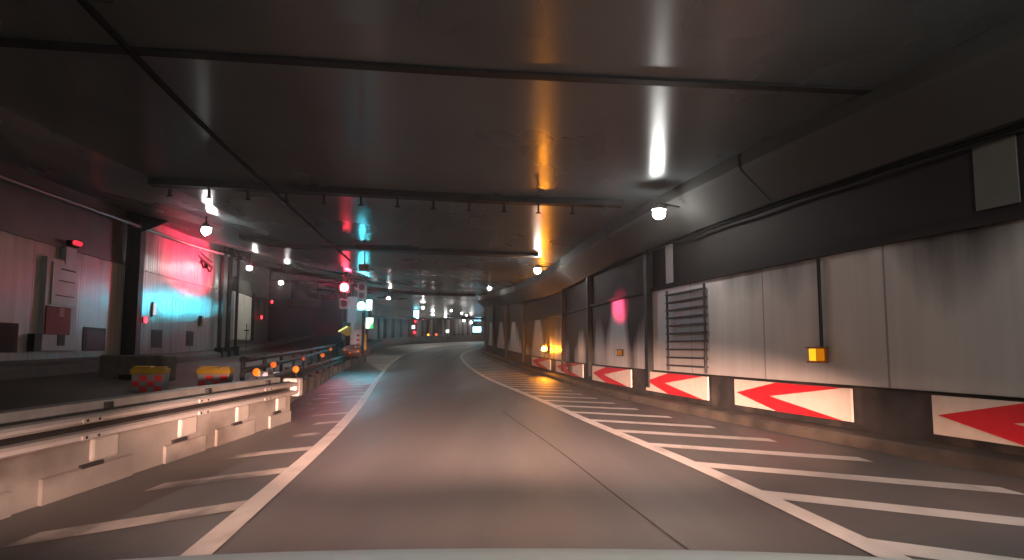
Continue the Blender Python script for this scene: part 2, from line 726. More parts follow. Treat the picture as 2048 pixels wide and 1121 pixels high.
def stripe(p0, p1, wd, m_, skew=None):
    d = (p1 - p0)
    t = d.normalized()
    nn = Vector((0, 1)) if skew is None else skew
    n = max(1, int(d.length / .5))
    mb = MB()
    for i in range(n + 1):
        q = p0 + d * (i / n)
        for o in (-wd / 2, wd / 2):
            r_ = q + nn * o
            mb.v.append(Vector((r_.x, r_.y, zr(r_.y) + .004)))
    for i in range(n):
        mb.f.append([2 * i, 2 * i + 1, 2 * i + 3, 2 * i + 2])
    return mb.build('hatch_stripe', m_, road)


def hits(p, dvec, path, off):
    """distance along dvec until it reaches a line running beside path"""
    for k in range(1, 160):
        q = p + dvec * (k * .04)
        i = min(range(len(path.P)), key=lambda i: (path.P[i] - q).length)
        j = min(i, len(path.P) - 2)
        t = (path.P[j + 1] - path.P[j]).normalized()
        side = (q - path.P[j]).dot(Vector((-t.y, t.x)))
        if side < off:
            return k * .04
    return 6.4


s_start = RL.pix(1500)
s = s_start - 2.75
prev = None
while True:
    p, t = RL.at(s)
    if p.y > 47:
        break
    d = Matrix.Rotation(R(-128), 2) @ Vector((t.x, t.y))
    d.normalize()
    L_ = hits(p, d, KERB, .55)
    if L_ > .35:
        stripe(p + d * .05, p + d * L_, .31, M_paint)
    s += 1.38
s = LL.pix(530)
while True:
    p, t = LL.at(s)
    if p.y > 46:
        break
    d = Matrix.Rotation(R(128), 2) @ Vector((t.x, t.y))
    d.normalize()
    room = max(.2, abs(p.x - xb(p.y)) - .5)
    stripe(p + d * .05, p + d * min(1.55, room / max(.2, abs(d.x))), .34, M_worn)
    s += 1.42

SEAM = Path([G(1395, 1115), G(1300, 1045), G(1220, 985), G(1150, 925), G(1080, 875), G(1030, 842), G(1005, 822)], .6, 4)
strip('tar_seam', SEAM, .016, 0, SEAM.L, M_seam, .0035)

# kerb
mb = MB()
sweep(mb, KERB, [(0, -.05), (0, .10), (-.03, .13), (-.45, .15), (-.45, -.05)], lambda x, y: zr(y), 0, KERB.L, 1.0)
tag(mb.build('kerb', M_kerb), kind='structure')

# ------------------------------------------------------------------ right tunnel wall
RISE = [(-30, 0), (12, 0), (25, .0), (40, .15), (60, .40), (80, .3), (130, .1)]


def rise(y):
    return lerp_tab(RISE, y)


def gz(x, y):
    return zr(y)


sA, sB = RW.pix(1415), RW.pix(1290)
right_wall = empty('tunnel_wall', (RW.at(25)[0].x, RW.at(25)[0].y, 0))
tag(right_wall, 'long curving right tunnel wall with pale sooty panels above a black plinth behind the red and white arrow boards', 'wall')
rwz = Vector((-right_wall.location.x, -right_wall.location.y, 0))


def local(o, root):                           # vertices given in world space, parent away from the origin
    o.location = -root.location
    return o


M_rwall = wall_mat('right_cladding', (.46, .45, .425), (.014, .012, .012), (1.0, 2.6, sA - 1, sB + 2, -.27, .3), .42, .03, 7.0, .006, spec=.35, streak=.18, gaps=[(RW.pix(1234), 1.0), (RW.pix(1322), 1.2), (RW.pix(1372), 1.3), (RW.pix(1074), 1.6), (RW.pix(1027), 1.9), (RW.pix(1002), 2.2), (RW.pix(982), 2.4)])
mb = MB()
sweep(mb, RW, [(.0, -.1), (.0, .64), (.03, .66), (-.3, .66), (-.3, -.1)], gz)
local(mb.build('plinth', M_black, right_wall), right_wall)
mb = MB()
sweep(mb, RW, [(-.02, .66), (-.02, 1.1), (-.02, 1.6), (-.02, 2.26), (-.3, 2.26), (-.3, .66)], gz)
o = mb.build('wall_panel', M_rwall, right_wall)
add_uv(o, RW)
local(o, right_wall)
mb = MB()
sweep(mb, RW, [(-.05, 2.26), (.03, 2.26), (.03, 2.33), (-.05, 2.33), (-.05, lambda x, y, s: zc(x, y) + .3), (-.3, lambda x, y, s: zc(x, y) + .3), (-.3, 2.26)], gz)
local(mb.build('upper_wall', M_upper, right_wall), right_wall)
# the pilasters of the sooty stretch
for px in (1299, 1240 - 60, 1128, 1048, 1013, 988, 972, 962):
    s = RW.pix(px)
    q, t = RW.off(s, .02)
    z0 = zr(q.y)
    mb = MB()
    mb.box((q.x, q.y, z0 + 1.75), (.16, .2, 2.9 + rise(q.y) * 1.3), math.atan2(t.y, t.x) - R(90), .012)
    local(mb.build('pilaster', M_steel, right_wall), right_wall)
# pale pier and pale panel let into the dark upper wall
for px0, px1, z0_, z1_, m_ in ((1330, 1343, 2.36, 3.2, M_grey), (1958, 2046, 2.42, 3.05, M_plinth)):
    s0_, s1_ = RW.pix(px1), RW.pix(px0)
    mb = MB()
    sweep(mb, RW, [(-.04, z0_), (-.02, z0_), (-.02, z1_), (-.04, z1_)], gz, s0_, s1_, .5)
    local(mb.build('inset_panel', m_, right_wall), right_wall)

# ventilation duct along the right ceiling edge
duct = empty('ventilation_duct', (RW.at(25)[0].x, RW.at(25)[0].y, 3.6))
tag(duct, 'sloping dark grey duct casing running along the top of the right wall under the ceiling', 'duct')
pf = []
for (o_, z_) in ((-.03, 3.14), (.05, 3.12), (.10, 3.135), (.56, 3.56), (.60, 3.62), (.61, 3.9), (-.03, 3.9)):
    pf.append((o_, (lambda z_: (lambda x, y, s: zr(y) + z_ + rise(y)))(z_)))
mb = MB()
sweep(mb, RW, pf, gz, 0, RW.L, 1.0)
o = local(mb.build('duct_shell', M_duct, duct), duct)
for k in range(2, int(RW.L / 6)):
    s = k * 6.0 + .7
    q, _ = RW.at(s)
    if q.y < -2 or q.y > 62:
        continue
    mb = MB()
    pf2 = [(a * 1.015 + .004, z) for a, z in pf]
    sweep(mb, RW, pf2, gz, s, s + .22, .11)
    local(mb.build('duct_joint', M_duct, duct), duct)

# cable along the upper right wall
mb = MB()
pts = []
s = RW.pix(1230)
for k in range(60):
    q, _ = RW.off(s - k * .5, .1)
    pts.append((q.x, q.y, zr(q.y) + 3.08 + rise(q.y) - .02 * math.sin(k * .8) ** 2))
mb.tube(pts, .022, 6)
tag(mb.build('cable', M_cable), 'black cable clipped along the dark upper right wall just below the duct', 'cable')

# ladder rungs on the right wall
s0_, s1_ = RW.pix(1413), RW.pix(1338)
q0, t0 = RW.off((s0_ + s1_) / 2, .06)
lad = empty('wall_ladder', (q0.x, q0.y, .66))
tag(lad, 'dark steel ladder of many flat rungs fixed to the pale right wall', 'ladder')
for ss in (s0_, s1_):
    q, t = RW.off(ss, .05)
    mb = MB()
    mb.tube([(q.x, q.y, .68), (q.x, q.y, 2.2)], .022, 8)
    local(mb.build('stile', M_rung, lad), lad)
for k in range(10):
    z = .78 + k * .148
    a, _ = RW.off(s0_, .05)
    c, _ = RW.off(s1_, .05)
    mb = MB()
    mid = (a + c) / 2
    mb.box((mid.x, mid.y, z), ((a - c).length, .09, .03), math.atan2(c.y - a.y, c.x - a.x), .004)
    local(mb.build('rung', M_rung, lad), lad)

# chevron boards
boards = [(1066, 1103, 'farthest and smallest red and white arrow board, left of the notched one'),
          (1114, 1168, 'small arrow board with a dark lump covering part of its red chevron'),
          (1187, 1264, 'mid sized arrow board standing right of the notched board and below the pink lit wall'),
          (1294, 1416, 'red and white arrow board below the wall ladder'),
          (1470, 1700, 'large red and white arrow board below the box shaped amber lamp'),
          (1860, 2130, 'nearest and largest arrow board cut by the right edge of the photo')]
for (pa, pb, lab) in boards:
    s1_, s0_ = RW.pix(pa), (RW.pix(pb) if pb < 2100 else RW.pix(1860) - 2.4)
    r_ = empty('arrow_board', (*RW.off((s0_ + s1_) / 2, .05)[0], .44))
    tag(r_, lab, 'arrow board', 'red and white arrow boards along the right plinth')
    zb_ = lambda q: zr(q.y)
    mb = MB()
    sweep(mb, RW, [(.035, .235), (.065, .235), (.065, .625), (.035, .625)], gz, s0_, s1_, .4)
    local(mb.build('board', M_chev, r_), r_)
    Lb = s1_ - s0_

    def bp_(u, v, o=.069):
        q, _ = RW.off(s1_ - u * Lb, o)
        return Vector((q.x, q.y, zr(q.y) + .235 + .39 * v))
    N_ = 10
    for sgn in (1, -1):                        # upper and lower arm of the chevron
        mb = MB()
        t0_ = []
        for k in range(N_ + 1):
            v = .5 + sgn * .5 * k / N_
            u0 = .03 + .40 * k / N_
            u1 = .37 + .58 * k / N_
            t0_.append((u0, u1, v))
        for (a, c) in zip(t0_, t0_[1:]):
            for oo in (.0,):
                mb.prism([bp_(a[0], a[2]), bp_(a[1], a[2]), bp_(c[1], c[2]), bp_(c[0], c[2])], bp_(.5, .5, .074) - bp_(.5, .5, .069))
        local(mb.build('chevron_arm', M_chevred, r_), r_)
    if pa == 1114:
        mb = MB()
        c_ = bp_(.62, .55, .09)
        mb.ball(c_, .11, (.8, 1.4, 1.6), 10)
        c2 = bp_(.55, .9, .09)
        mb.ball(c2, .08, (.8, 1.6, 1.2), 10)
        local(mb.build('dark_stain_lump', M_black, r_), r_)

# ------------------------------------------------------------------ amber lamps on the right wall


def amber_box(px, py, label, em, size, bars, d_override=None):
    s = RW.pix(px)
    q, t = RW.off(s, .10 * size)
    z = AT(px, py, q.y).z
    r_ = empty('warning_lamp', (q.x, q.y, z), math.atan2(t.y, t.x))
    tag(r_, label, 'warning lamp')
    k = size
    mb = MB()
    mb.box((0, -.08 * k, 0), (.21 * k, .03, .2 * k), 0, .006)
    mb.box((0, -.01 * k, .09 * k), (.24 * k, .17 * k, .022 * k), 0, .005)
    mb.box((0, -.01 * k, -.09 * k), (.22 * k, .15 * k, .022 * k), 0, .005)
    mb.build('housing', mat('amber_housing', (.22, .07, .01), .5) if em is E_amber_dim else M_steel, r_)
    for b_ in range(bars):
        xx = (b_ - (bars - 1) / 2) * .20 * k / bars
        mb = MB()
        mb.box((xx, -.005, 0), (.125 * k / bars, .10 * k, .15 * k), 0, .008 * k)
        dim = em is E_amber_dim and b_ == 0        # the bar nearest the camera is weaker
        mb.build('light_bar', emit('amber_weak_glow', (1.0, .30, .01), .55) if dim else em, r_)
    return r_


amber_box(1640, 710, 'box shaped amber lamp with bright vertical bars on the pale panel of the right wall', E_amber_dim, 1.0, 3)
am = bpy.data.objects['warning_lamp']
MB().tube([(0, -.085, .1), (0, -.085, 2.24 - am.location.z)], .022, 8).build('supply_pipe', M_steel, am)
s = RW.pix(1095)
q, t = RW.off(s, .16)
z = AT(1095, 698, q.y).z
r_ = empty('warning_lamp', (q.x, q.y, z), math.atan2(t.y, t.x))
tag(r_, 'round glowing amber lamp shining brightly on the sooty far stretch of the right wall', 'warning lamp')
MB().ball((0, 0, 0), .085, (1, 1, 1), 16).build('lens', E_amber, r_, True)
MB().tube([(0, -.16, 0), (0, -.10, 0)], .07, 12).build('housing', M_steel, r_)
MB().tube([(0, -.10, 0), (0, -.085, 0)], .24, 20).build('backplate', M_steel, r_)  # plate added to keep the amber light off the wall
MB().box((0, -.0, -.10), (.34, .26, .018), 0, .004).build('light_shield', M_steel, r_)  # shield added to stop amber light falling on the road
amber_box(1243, 706, 'small unlit looking amber lamp with two slim bars below the pink lit wall', emit('amber_faint_glow', (1, .3, .03), .35), .8, 2)

# ------------------------------------------------------------------ left tunnel wall
left_wall = empty('tunnel_wall', (LW.at(35)[0].x, LW.at(35)[0].y, .6))
tag(left_wall, 'left tunnel wall of pale stained panels above a dark concrete plinth lit red and turquoise', 'wall')
sLB0, sLB1 = LW.pix(262), LW.pix(437)
sP = LW.pix(539)


def lz(x, y):
    return zs(x, y)


mb = MB()
sweep(mb, LW, [(.1, -.2), (-.42, -.2), (-.42, .14), (-.38, .18), (-.1, .24), (-.1, .30), (.1, .30)], lz, 0, LW.L, 1.0)
local(mb.build('plinth', M_plinth, left_wall), left_wall)
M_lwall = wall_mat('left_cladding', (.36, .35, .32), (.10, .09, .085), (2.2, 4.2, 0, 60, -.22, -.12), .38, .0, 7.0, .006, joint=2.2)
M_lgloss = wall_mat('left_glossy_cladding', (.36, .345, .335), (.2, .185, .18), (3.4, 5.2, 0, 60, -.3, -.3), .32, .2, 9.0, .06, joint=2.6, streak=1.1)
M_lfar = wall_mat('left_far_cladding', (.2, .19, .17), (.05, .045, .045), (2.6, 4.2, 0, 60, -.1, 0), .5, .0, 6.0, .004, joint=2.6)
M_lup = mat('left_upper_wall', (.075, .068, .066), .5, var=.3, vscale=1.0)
for (a, b_, m_, mu) in ((0, sLB0, M_lwall, M_lup), (sLB0, sLB1, M_lgloss, M_lgloss), (sLB1, sP, M_lfar, M_lup), (sP, LW.L, M_void, M_void)):  # last stretch coloured near black for the unlit branch tunnel
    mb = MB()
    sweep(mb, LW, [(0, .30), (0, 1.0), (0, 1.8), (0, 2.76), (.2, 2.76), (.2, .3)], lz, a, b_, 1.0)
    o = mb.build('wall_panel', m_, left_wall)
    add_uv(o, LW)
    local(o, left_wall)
    mb = MB()
    sweep(mb, LW, [(.02, 2.76), (-.04, 2.76), (-.04, 2.81), (.02, 2.81), (.02, lambda x, y, s: zc(x, y) + .3), (.2, lambda x, y, s: zc(x, y) + .3), (.2, 2.76)], lz, a, b_, 1.0)
    o = mb.build('upper_wall', mu, left_wall)
    add_uv(o, LW)
    local(o, left_wall)


def lwp(px, py, off=-.05):
    """a point on the left wall seen at an image column and row"""
    s = LW.pix(px)
    q, t = LW.off(s, off)
    return Vector((q.x, q.y, AT(px, py, q.y).z)), s, t


def lpatch(mb, px0, px1, py0, py1, o0, o1):
    """a block on the left wall spanning the given columns, rows taken at its middle"""
    pm = (px0 + px1) / 2
    top, s, t = lwp(pm, py0)
    bot, _, _ = lwp(pm, py1)
    s0_, s1_ = LW.pix(px0), LW.pix(px1)
    mid, t = LW.off((s0_ + s1_) / 2, (o0 + o1) / 2)
    mb.box((mid.x, mid.y, (top.z + bot.z) / 2), (s1_ - s0_, abs(o1 - o0), top.z - bot.z), math.atan2(t.y, t.x), .006)
    return mb


# recesses near the foot of the wall (dark metal shutters set in the panels)
for (a, b_, y0, y1, lab) in ((-30, 42, 645, 706, 'wide dark shutter at the foot of the left wall beside the photo edge'),
                             (172, 216, 656, 702, 'dark reddish shutter at the foot of the left wall between cabinet and column'),
                             (308, 329, 660, 696, 'narrow dark shutter below the turquoise light, left of the other one'),
                             (377, 391, 663, 692, 'narrowest dark shutter below the turquoise light, nearer the pipes')):
    p0, s, t = lwp((a + b_) / 2, y1)
    r_ = empty('wall_shutter', (p0.x, p0.y, p0.z))
    tag(r_, lab, 'shutter', 'dark shutters at the foot of the left wall')
    local(lpatch(MB(), a, b_, y0, y1, .01, -.02).build('frame', M_steel, r_), r_)
    local(lpatch(MB(), a + (b_ - a) * .12, b_ - (b_ - a) * .1, y0 + 5, y1 - 3, -.02, -.03).build('door', mat('shutter_red_brown', (.03, .012, .012), .6) if a == 172 else M_void, r_), r_)

# hydrant cabinet
p0, s, t = lwp(112, 700)
cab = empty('hydrant_cabinet', (p0.x, p0.y, p0.z))
tag(cab, 'tall wall cabinet with grey upper door and red lower door on the left wall', 'cabinet')
local(lpatch(MB(), 82, 148, 521, 702, 0.02, -.10).build('case', M_grey, cab), cab)
d_ = local(lpatch(MB(), 92, 145, 530, 612, -.10, -.13).build('upper_door', M_grey, cab), cab)
local(lpatch(MB(), 108, 138, 540, 543, -.13, -.14).build('slot', M_steel, cab), cab)
local(lpatch(MB(), 105, 138, 563, 565, -.13, -.14).build('slot', M_steel, cab), cab)
local(lpatch(MB(), 100, 138, 592, 594, -.13, -.14).build('slot', M_steel, cab), cab)
d_ = local(lpatch(MB(), 84, 134, 614, 670, -.10, -.13).build('lower_door', M_red, cab), cab)
local(lpatch(MB(), 110, 120, 616, 634, -.13, -.135).build('pale_plate', mat('pale_plate', (.42, .2, .18), .6), cab), cab)
local(lpatch(MB(), 62, 76, 668, 703, -.0, -.14).build('side_post', M_steel, cab), cab)
local(lpatch(MB(), 112, 126, 670, 692, -.10, -.12).build('bottom_recess', M_steel, cab), cab)
# lamp unit over the cabinet
p0, s, t = lwp(134, 487, -.16)
r_ = empty('alarm_lamp', (p0.x, p0.y, p0.z), math.atan2(t.y, t.x))
tag(r_, 'row of red alarm lights on a small box above the wall cabinet', 'alarm lamp')
for k in (-1, 0, 1):
    MB().ball((k * .12, -.02, 0), .05, (1.2, 1, 1), 12).build('lens', emit('alarm_red_glow', (1, .02, .04), 2.5 if k else 3.5), r_, True)
MB().box((0, .08, -.02), (.42, .12, .12), 0, .01).build('housing', M_steel, r_)
MB().box((-.12, .10, -.36), (.52, .11, .46), 0, .01).build('junction_box', M_grey, r_)

# steel columns on the left wall
col_px = [(251, 26, 'thick dark steel column on the left wall between the pale panels and the red lit panels'),
          (428, 8, 'slim dark column, leftmost of the pipe cluster beside the turquoise light'),
          (441, 9, 'dark column in the middle of the pipe cluster beside the turquoise light'),
          (454, 6, 'thinnest dark column, rightmost of the pipe cluster left of the white door')]
for (px, wpx, lab) in col_px:
    s = LW.pix(px)
    q, t = LW.off(s, -.22 if px < 300 else -.3 - .15 * (px - 428) / 26)
    wd = wpx * q.y / F
    z0, z1 = zs(q.x, q.y), zc(q.x, q.y)
    r_ = empty('steel_column', (q.x, q.y, z0), math.atan2(t.y, t.x))
    tag(r_, lab, 'column', 'dark steel columns along the left wall')
    h = z1 - z0 - .02
    mb = MB()
    if px < 300:
        mb.box((0, -wd * .45, h / 2), (wd, .04, h)).box((0, wd * .45, h / 2), (wd, .04, h)).box((0, 0, h / 2), (.3, wd * .86, h))
    else:
        mb.tube([(0, 0, 0), (0, 0, h)], wd / 2, 12)
    mb.build('shaft', M_steel, r_)
    MB().box((0, 0, .2), (wd * 1.25, .32, .4), 0, .01).build('foot', M_steel, r_)
    MB().box((0, 0, h - .3), (wd * 1.5, .3, .2), 0, .01).build('collar', M_steel, r_)

# lattice bracket arm that carries cables to the pipe cluster
a = AT(345, 470, 24.0)
c = AT(424, 535, 27.6)
r_ = empty('bracket_arm', a)
tag(r_, 'dark lattice bracket with looped cables in front of the red lit panels', 'bracket')
mb = MB()
mb.tube([a, c], .055, 8)
mb.tube([a + Vector((0, 0, .18)), c + Vector((0, 0, .2))], .03, 8)
local(mb.build('arm', M_steel, r_), r_)
for k in range(5):
    u0 = .25 + k * .15
    p = a.lerp(c, u0)
    q = a.lerp(c, u0 + .15)
    mid = (p + q) / 2 - Vector((0, 0, .3 + .06 * (k % 2)))
    mb = MB()
    pts = []
    for i in range(9):
        u = i / 8
        pts.append(p * (1 - u) ** 2 + mid * 2 * u * (1 - u) * 1.0 + q * u ** 2 - Vector((0, 0, .1 * math.sin(math.pi * u))))
    mb.tube(pts, .03, 6)
    local(mb.build('cable_loop', M_cable, r_), r_)
    mb = MB()
    mb.box(p - Vector((0, 0, .12)), (.09, .09, .2), .3, .01)
    local(mb.build('clamp', M_steel, r_), r_)
mb = MB()
mb.tube([AT(310, 458, 23.6), AT(392, 492, 27.2)], .05, 8)
tag(mb.build('conduit', mat('bright_conduit', (.4, .38, .36), .4, metal=.6)), 'straight metal conduit catching red light above the lattice bracket', 'conduit')

# bracket and gusset at the top of the thick column
p = AT(252, 455, 19.0)
mb = MB()
mb.prism([p + Vector((-.3, 0, .5)), p + Vector((1.0, .6, .55)), p + Vector((1.0, .6, .35)), p + Vector((.2, .1, -.2))], (0, .06, 0))
tag(mb.build('gusset_plate', M_steel), 'dark gusset plate at the head of the thick column on the left wall', 'gusset')

# white door and things around it
p0, s, t = lwp(483, 680)
door = empty('service_door', (p0.x, p0.y, p0.z))
tag(door, 'tall plain cream service door in the left wall just before the dark tunnel mouth', 'door')
local(lpatch(MB(), 464, 501, 589, 680, -.02, -.10).build('leaf', M_white, door), door)
local(lpatch(MB(), 459, 464, 587, 682, -.02, -.13).build('frame', M_grey, door), door)
local(lpatch(MB(), 501, 506, 587, 682, -.02, -.13).build('frame', M_steel, door), door)
local(lpatch(MB(), 467, 501, 560, 588, -.0, -.12).build('lintel_panel', M_plinth, door), door)
p0 = AT(492, 686, 31.5)
r_ = empty('marker_post', p0)
tag(r_, 'thin dark post with a cross piece standing in front of the cream service door', 'post')
mb = MB().tube([p0 - Vector((0, 0, .2)), p0 + Vector((0, 0, .85))], .02, 8)
local(mb.build('stem', M_steel, r_), r_)
mb = MB().box(p0 + Vector((0, 0, .55)), (.22, .04, .05))
local(mb.build('cross_piece', M_steel, r_), r_)

for (px, py, rr_, lab) in ((257, 640, .07, 'small red reflector lamp on the pale wall right beside the thick column'),
                           (521, 635, .07, 'small red lamp low on the left wall between cream door and tunnel mouth'),
                           (541, 604, .07, 'small red lamp at the left corner of the dark tunnel mouth')):
    p0, s, t = lwp(px, py, -.5 if px < 300 else -.12)
    r_ = empty('marker_lamp', p0, math.atan2(t.y, t.x))
    tag(r_, lab, 'marker lamp', 'small red marker lamps on the left wall')
    MB().ball((0, 0, 0), rr_, (.8, .8, 1.3), 12).build('lens', E_redsmall, r_, True)
    MB().box((0, .06, 0), (rr_ * 1.6, .05, rr_ * 2.4), 0, .005).build('backplate', M_steel, r_)
p0, s, t = lwp(307, 620, -.08)
r_ = empty('light_tube', p0, math.atan2(t.y, t.x))
tag(r_, 'short upright pale tube light fixed on the turquoise lit panel', 'tube light')
MB().tube([(0, 0, -.16), (0, 0, .2)], .045, 10).build('tube', emit('tube_glow', (.75, .85, .95), .9), r_)
MB().box((0, .05, .02), (.12, .04, .46), 0, .01).build('bracket', M_grey, r_)
p0, s, t = lwp(402, 643, -.08)
r_ = empty('meter_box', p0, math.atan2(t.y, t.x))
tag(r_, 'small brownish box on the pale wall above the narrowest shutter', 'box')
MB().box((0, 0, 0), (.3, .1, .42), 0, .01).build('case', mat('brown_box', (.13, .09, .06), .6), r_)
MB().box((0, -.055, .02), (.24, .012, .32), 0, .004).build('lid', mat('brown_lid', (.15, .11, .07), .6), r_)

# ------------------------------------------------------------------ gore wall, dark tunnel mouth, far wall
gore = [(-8.35, 36.3), (-8.9, 37.5), (-10.5, 46), (-13.3, 62), (-14.4, 62), (-11.6, 50), (-9.6, 40.5), (-8.7, 37.0)]
mb = MB()
n = len(gore)
for zf in (lambda x, y: zr(y) - .2, lambda x, y: zc(x, y) + .3):
    for (x, y) in gore:
        mb.v.append(Vector((x, y, zf(x, y))))
mb.f.append(list(range(n)))
mb.f.append(list(range(n, 2 * n)))
for i in range(n):
    j = (i + 1) % n
    mb.f.append([i, j, n + j, n + i])
tag(mb.build('dividing_wall', mat('gore_wall', (.018, .014, .015), .75, spec=.2, var=.3, vscale=.8)), 'dark dividing wall between the branch tunnel mouth and the main road behind the traffic signals', 'wall')
mb = MB()
mb.box((-15.9, 61.5, 3.4), (6.5, .4, 6.5), 0)  # near-black colour stands for the unlit depth of the branch
tag(mb.build('end_wall', M_void), 'back wall coloured black for the unlit depth of the branch tunnel', 'wall')
mb = MB()
mb.box((-11.9, 41.5, 5.62), (5.4, .5, 1.1), 0, .02)
tag(mb.build('lintel_beam', M_upper), 'dark beam across the top of the branch tunnel mouth', 'beam')
p0 = AT(609, 607, 44)
r_ = empty('overhead_sign', p0)
tag(r_, 'faint unlit brownish sign board hanging inside the dark branch tunnel', 'sign')
MB().box((0, 0, 0), (2.1, .12, .5), 0, .02).build('board', mat('dull_sign', (.07, .05, .035), .5, var=.3, vscale=2), r_)
for x in (-.8, .8):
    MB().tube([(x, 0, .25), (x, 0, 1.6)], .03, 8).build('hanger', M_steel, r_)
mb = MB()
mb.box((2.0, -20.3, 2.2), (16, .3, 5.5))  # unseen cap added to shut outside light out of the tunnel
tag(mb.build('rear_cap', M_upper), 'added unseen wall capping the tunnel behind the car', 'wall')

far = empty('tunnel_wall', (-9.5, 88, 2))
tag(far, 'far outer wall of the tunnel bend with a row of pale and dark columns under small lamps', 'wall')
M_far = wall_mat('far_cladding', (.12, .085, .065), (.016, .013, .012), (2.4, 5.0, 0, 100, -.1, -.1), .5, 0, 3.0, .004, joint=3.0)
mb = MB()
sweep(mb, FL, [(0, -.2), (0, 1.0), (0, 2.0), (0, 6.5), (.4, 6.5), (.4, -.2)], gz, 4, FL.L, 1.5)
o = mb.build('wall_panel', M_far, far)
add_uv(o, FL)
local(o, far)
# soffit band above the lamps
mb = MB()
sweep(mb, FL, [(0.0, 2.75), (-1.6, 2.75), (-1.6, 2.95), (0.0, 3.1)], gz, 28, FL.L, 1.5)
local(mb.build('soffit', M_upper, far), far)
M_colp = mat('pale_column', (.35, .32, .28), .6, var=.15)
for i, px in enumerate((752, 765, 781, 798, 815, 829, 841, 857, 868, 882, 893, 907, 915, 925, 934, 943)):
    s = FL.pix(px)
    q, t = FL.off(s, -.35)
    mb = MB()
    wd = .32 if i % 3 else .22
    mb.box((q.x, q.y, zr(q.y) + 1.35), (wd, wd, 2.75), math.atan2(t.y, t.x), .02)
    local(mb.build('column', M_colp if px in (829, 857, 882, 893) else M_steel, far), far)
# low parapet in front of the far wall
PB = Path([(-9.45, 44), (-11.9, 62), (-11.5, 75), (-8.4, 84), (-4.2, 89.2), (6, 95.5), (22, 103)], 1.0, 4)
mb = MB()
sweep(mb, PB, [(0, -.1), (-.05, .3), (-.02, .82), (.16, .82), (.2, -.1)], gz, 0, PB.L, 1.0)
tag(mb.build('parapet', mat('parapet_concrete', (.11, .10, .09), .7, var=.25, vscale=1)), 'low dark concrete parapet round the outside of the far bend', 'parapet')

# ------------------------------------------------------------------ ceiling beams


def beam(pa, pb, da, db, hz, wd, teeth, label, m_=M_steel):
    a, c = AT(*pa, da), AT(*pb, db)
    r_ = empty('ceiling_beam', (a + c) / 2)
    tag(r_, label, 'beam')
    mb = MB()
    n = 12
    d = (c - a)
    nrm = Vector((-d.y, d.x, 0)).normalized()
    for i in range(n + 1):
        p = a.lerp(c, i / n)
        top = zc(p.x, p.y) + .1
        bot = zc(p.x, p.y) - hz
        for (o_, z_) in ((-wd / 2, bot), (wd / 2, bot), (wd / 2, top), (-wd / 2, top)):
            mb.v.append(Vector((p.x + nrm.x * o_, p.y + nrm.y * o_, z_)))
    for i in range(n):
        for k in range(4):
            k2 = (k + 1) % 4
            mb.f.append([4 * i + k, 4 * i + k2, 4 * i + 4 + k2, 4 * i + 4 + k])
    mb.f += [[0, 1, 2, 3], [4 * n, 4 * n + 1, 4 * n + 2, 4 * n + 3]]
    local(mb.build('web', m_, r_), r_)
    for k in range(teeth):
        p = a.lerp(c, (k + .5) / teeth)
        z = zc(p.x, p.y) - hz
        mb = MB()
        mb.box((p.x, p.y, z - .07), (.035, .05, .17), 0)
        mb.box((p.x, p.y, z - .16), (.09, .03, .02), 0)
        local(mb.build('hanger', M_steel, r_), r_)
    return r_


beam((-300, 20), (2000, 190), 6.0, 7.3, .03, .14, 0, 'nearest ceiling joint, a thin dark bar across the top of the photo')
beam((300, 375), (1245, 425), 11.5, 12.7, .11, .25, 13, 'ceiling beam with a row of little hangers under it above the turquoise reflection')
beam((480, 510), (1075, 528), 19.0, 20.2, .10, .4, 0, 'ceiling beam just above the traffic signals')
beam((690, 570), (948, 586), 44.0, 49, .2, .5, 0, 'far thin ceiling beam crossing behind the green signal')

# strip of pale panel and cable along the ceiling on the left


def CH(px, py, drop):                         # where a line of sight meets the underside of the ceiling
    r = ray(px, py)
    t = 1.0
    while t < 120:
        p = r * t
        if CAMZ + p.z >= zc(p.x, p.y) - drop:
            break
        t += .05
    return Vector((r.x * t, r.y * t, CAMZ + r.z * t))


pts = [CH(px, py, .12) for (px, py) in ((20, -145), (165, 3), (300, 145), (390, 236), (480, 322), (560, 395), (640, 468), (700, 522))]
mb = MB().tube(pts, .03, 8)
tag(mb.build('overhead_cable', M_cable), 'long black cable running under the ceiling from the top left towards the signals', 'cable')
pts = []
for s in range(6, 60, 3):
    q, t = LW.off(s, -.35)
    pts.append(Vector((q.x, q.y, zc(q.x, q.y) - .35)))
mb = MB().tube(pts, .05, 8)
tag(mb.build('conduit', mat('ceiling_conduit', (.12, .12, .13), .5, metal=.2)), 'pale conduit following the left edge of the ceiling past the lamps', 'conduit')

# ------------------------------------------------------------------ lamps


def lamp(p, label, group, rad=.105, em=E_fill, hang=.2, arm=None):
    r_ = empty('tunnel_lamp', p)
    tag(r_, label, 'lamp', group)
    MB().ball((0, 0, 0), rad, (1, 1, .85), 16).build('bulb', em, r_, True)
    mb = MB()
    mb.tube([(0, 0, rad * .62), (0, 0, rad * 1.0), (0, 0, rad * 1.7)], [rad * 1.25, rad * 1.1, rad * .5], 14)
    mb.build('housing', M_house, r_)
    MB().tube([(0, 0, rad * 1.6), (0, 0, rad * 1.6 + hang)] if arm is None else [(0, 0, rad * 1.6), arm], .018, 8).build('bracket', M_steel, r_)
    return r_


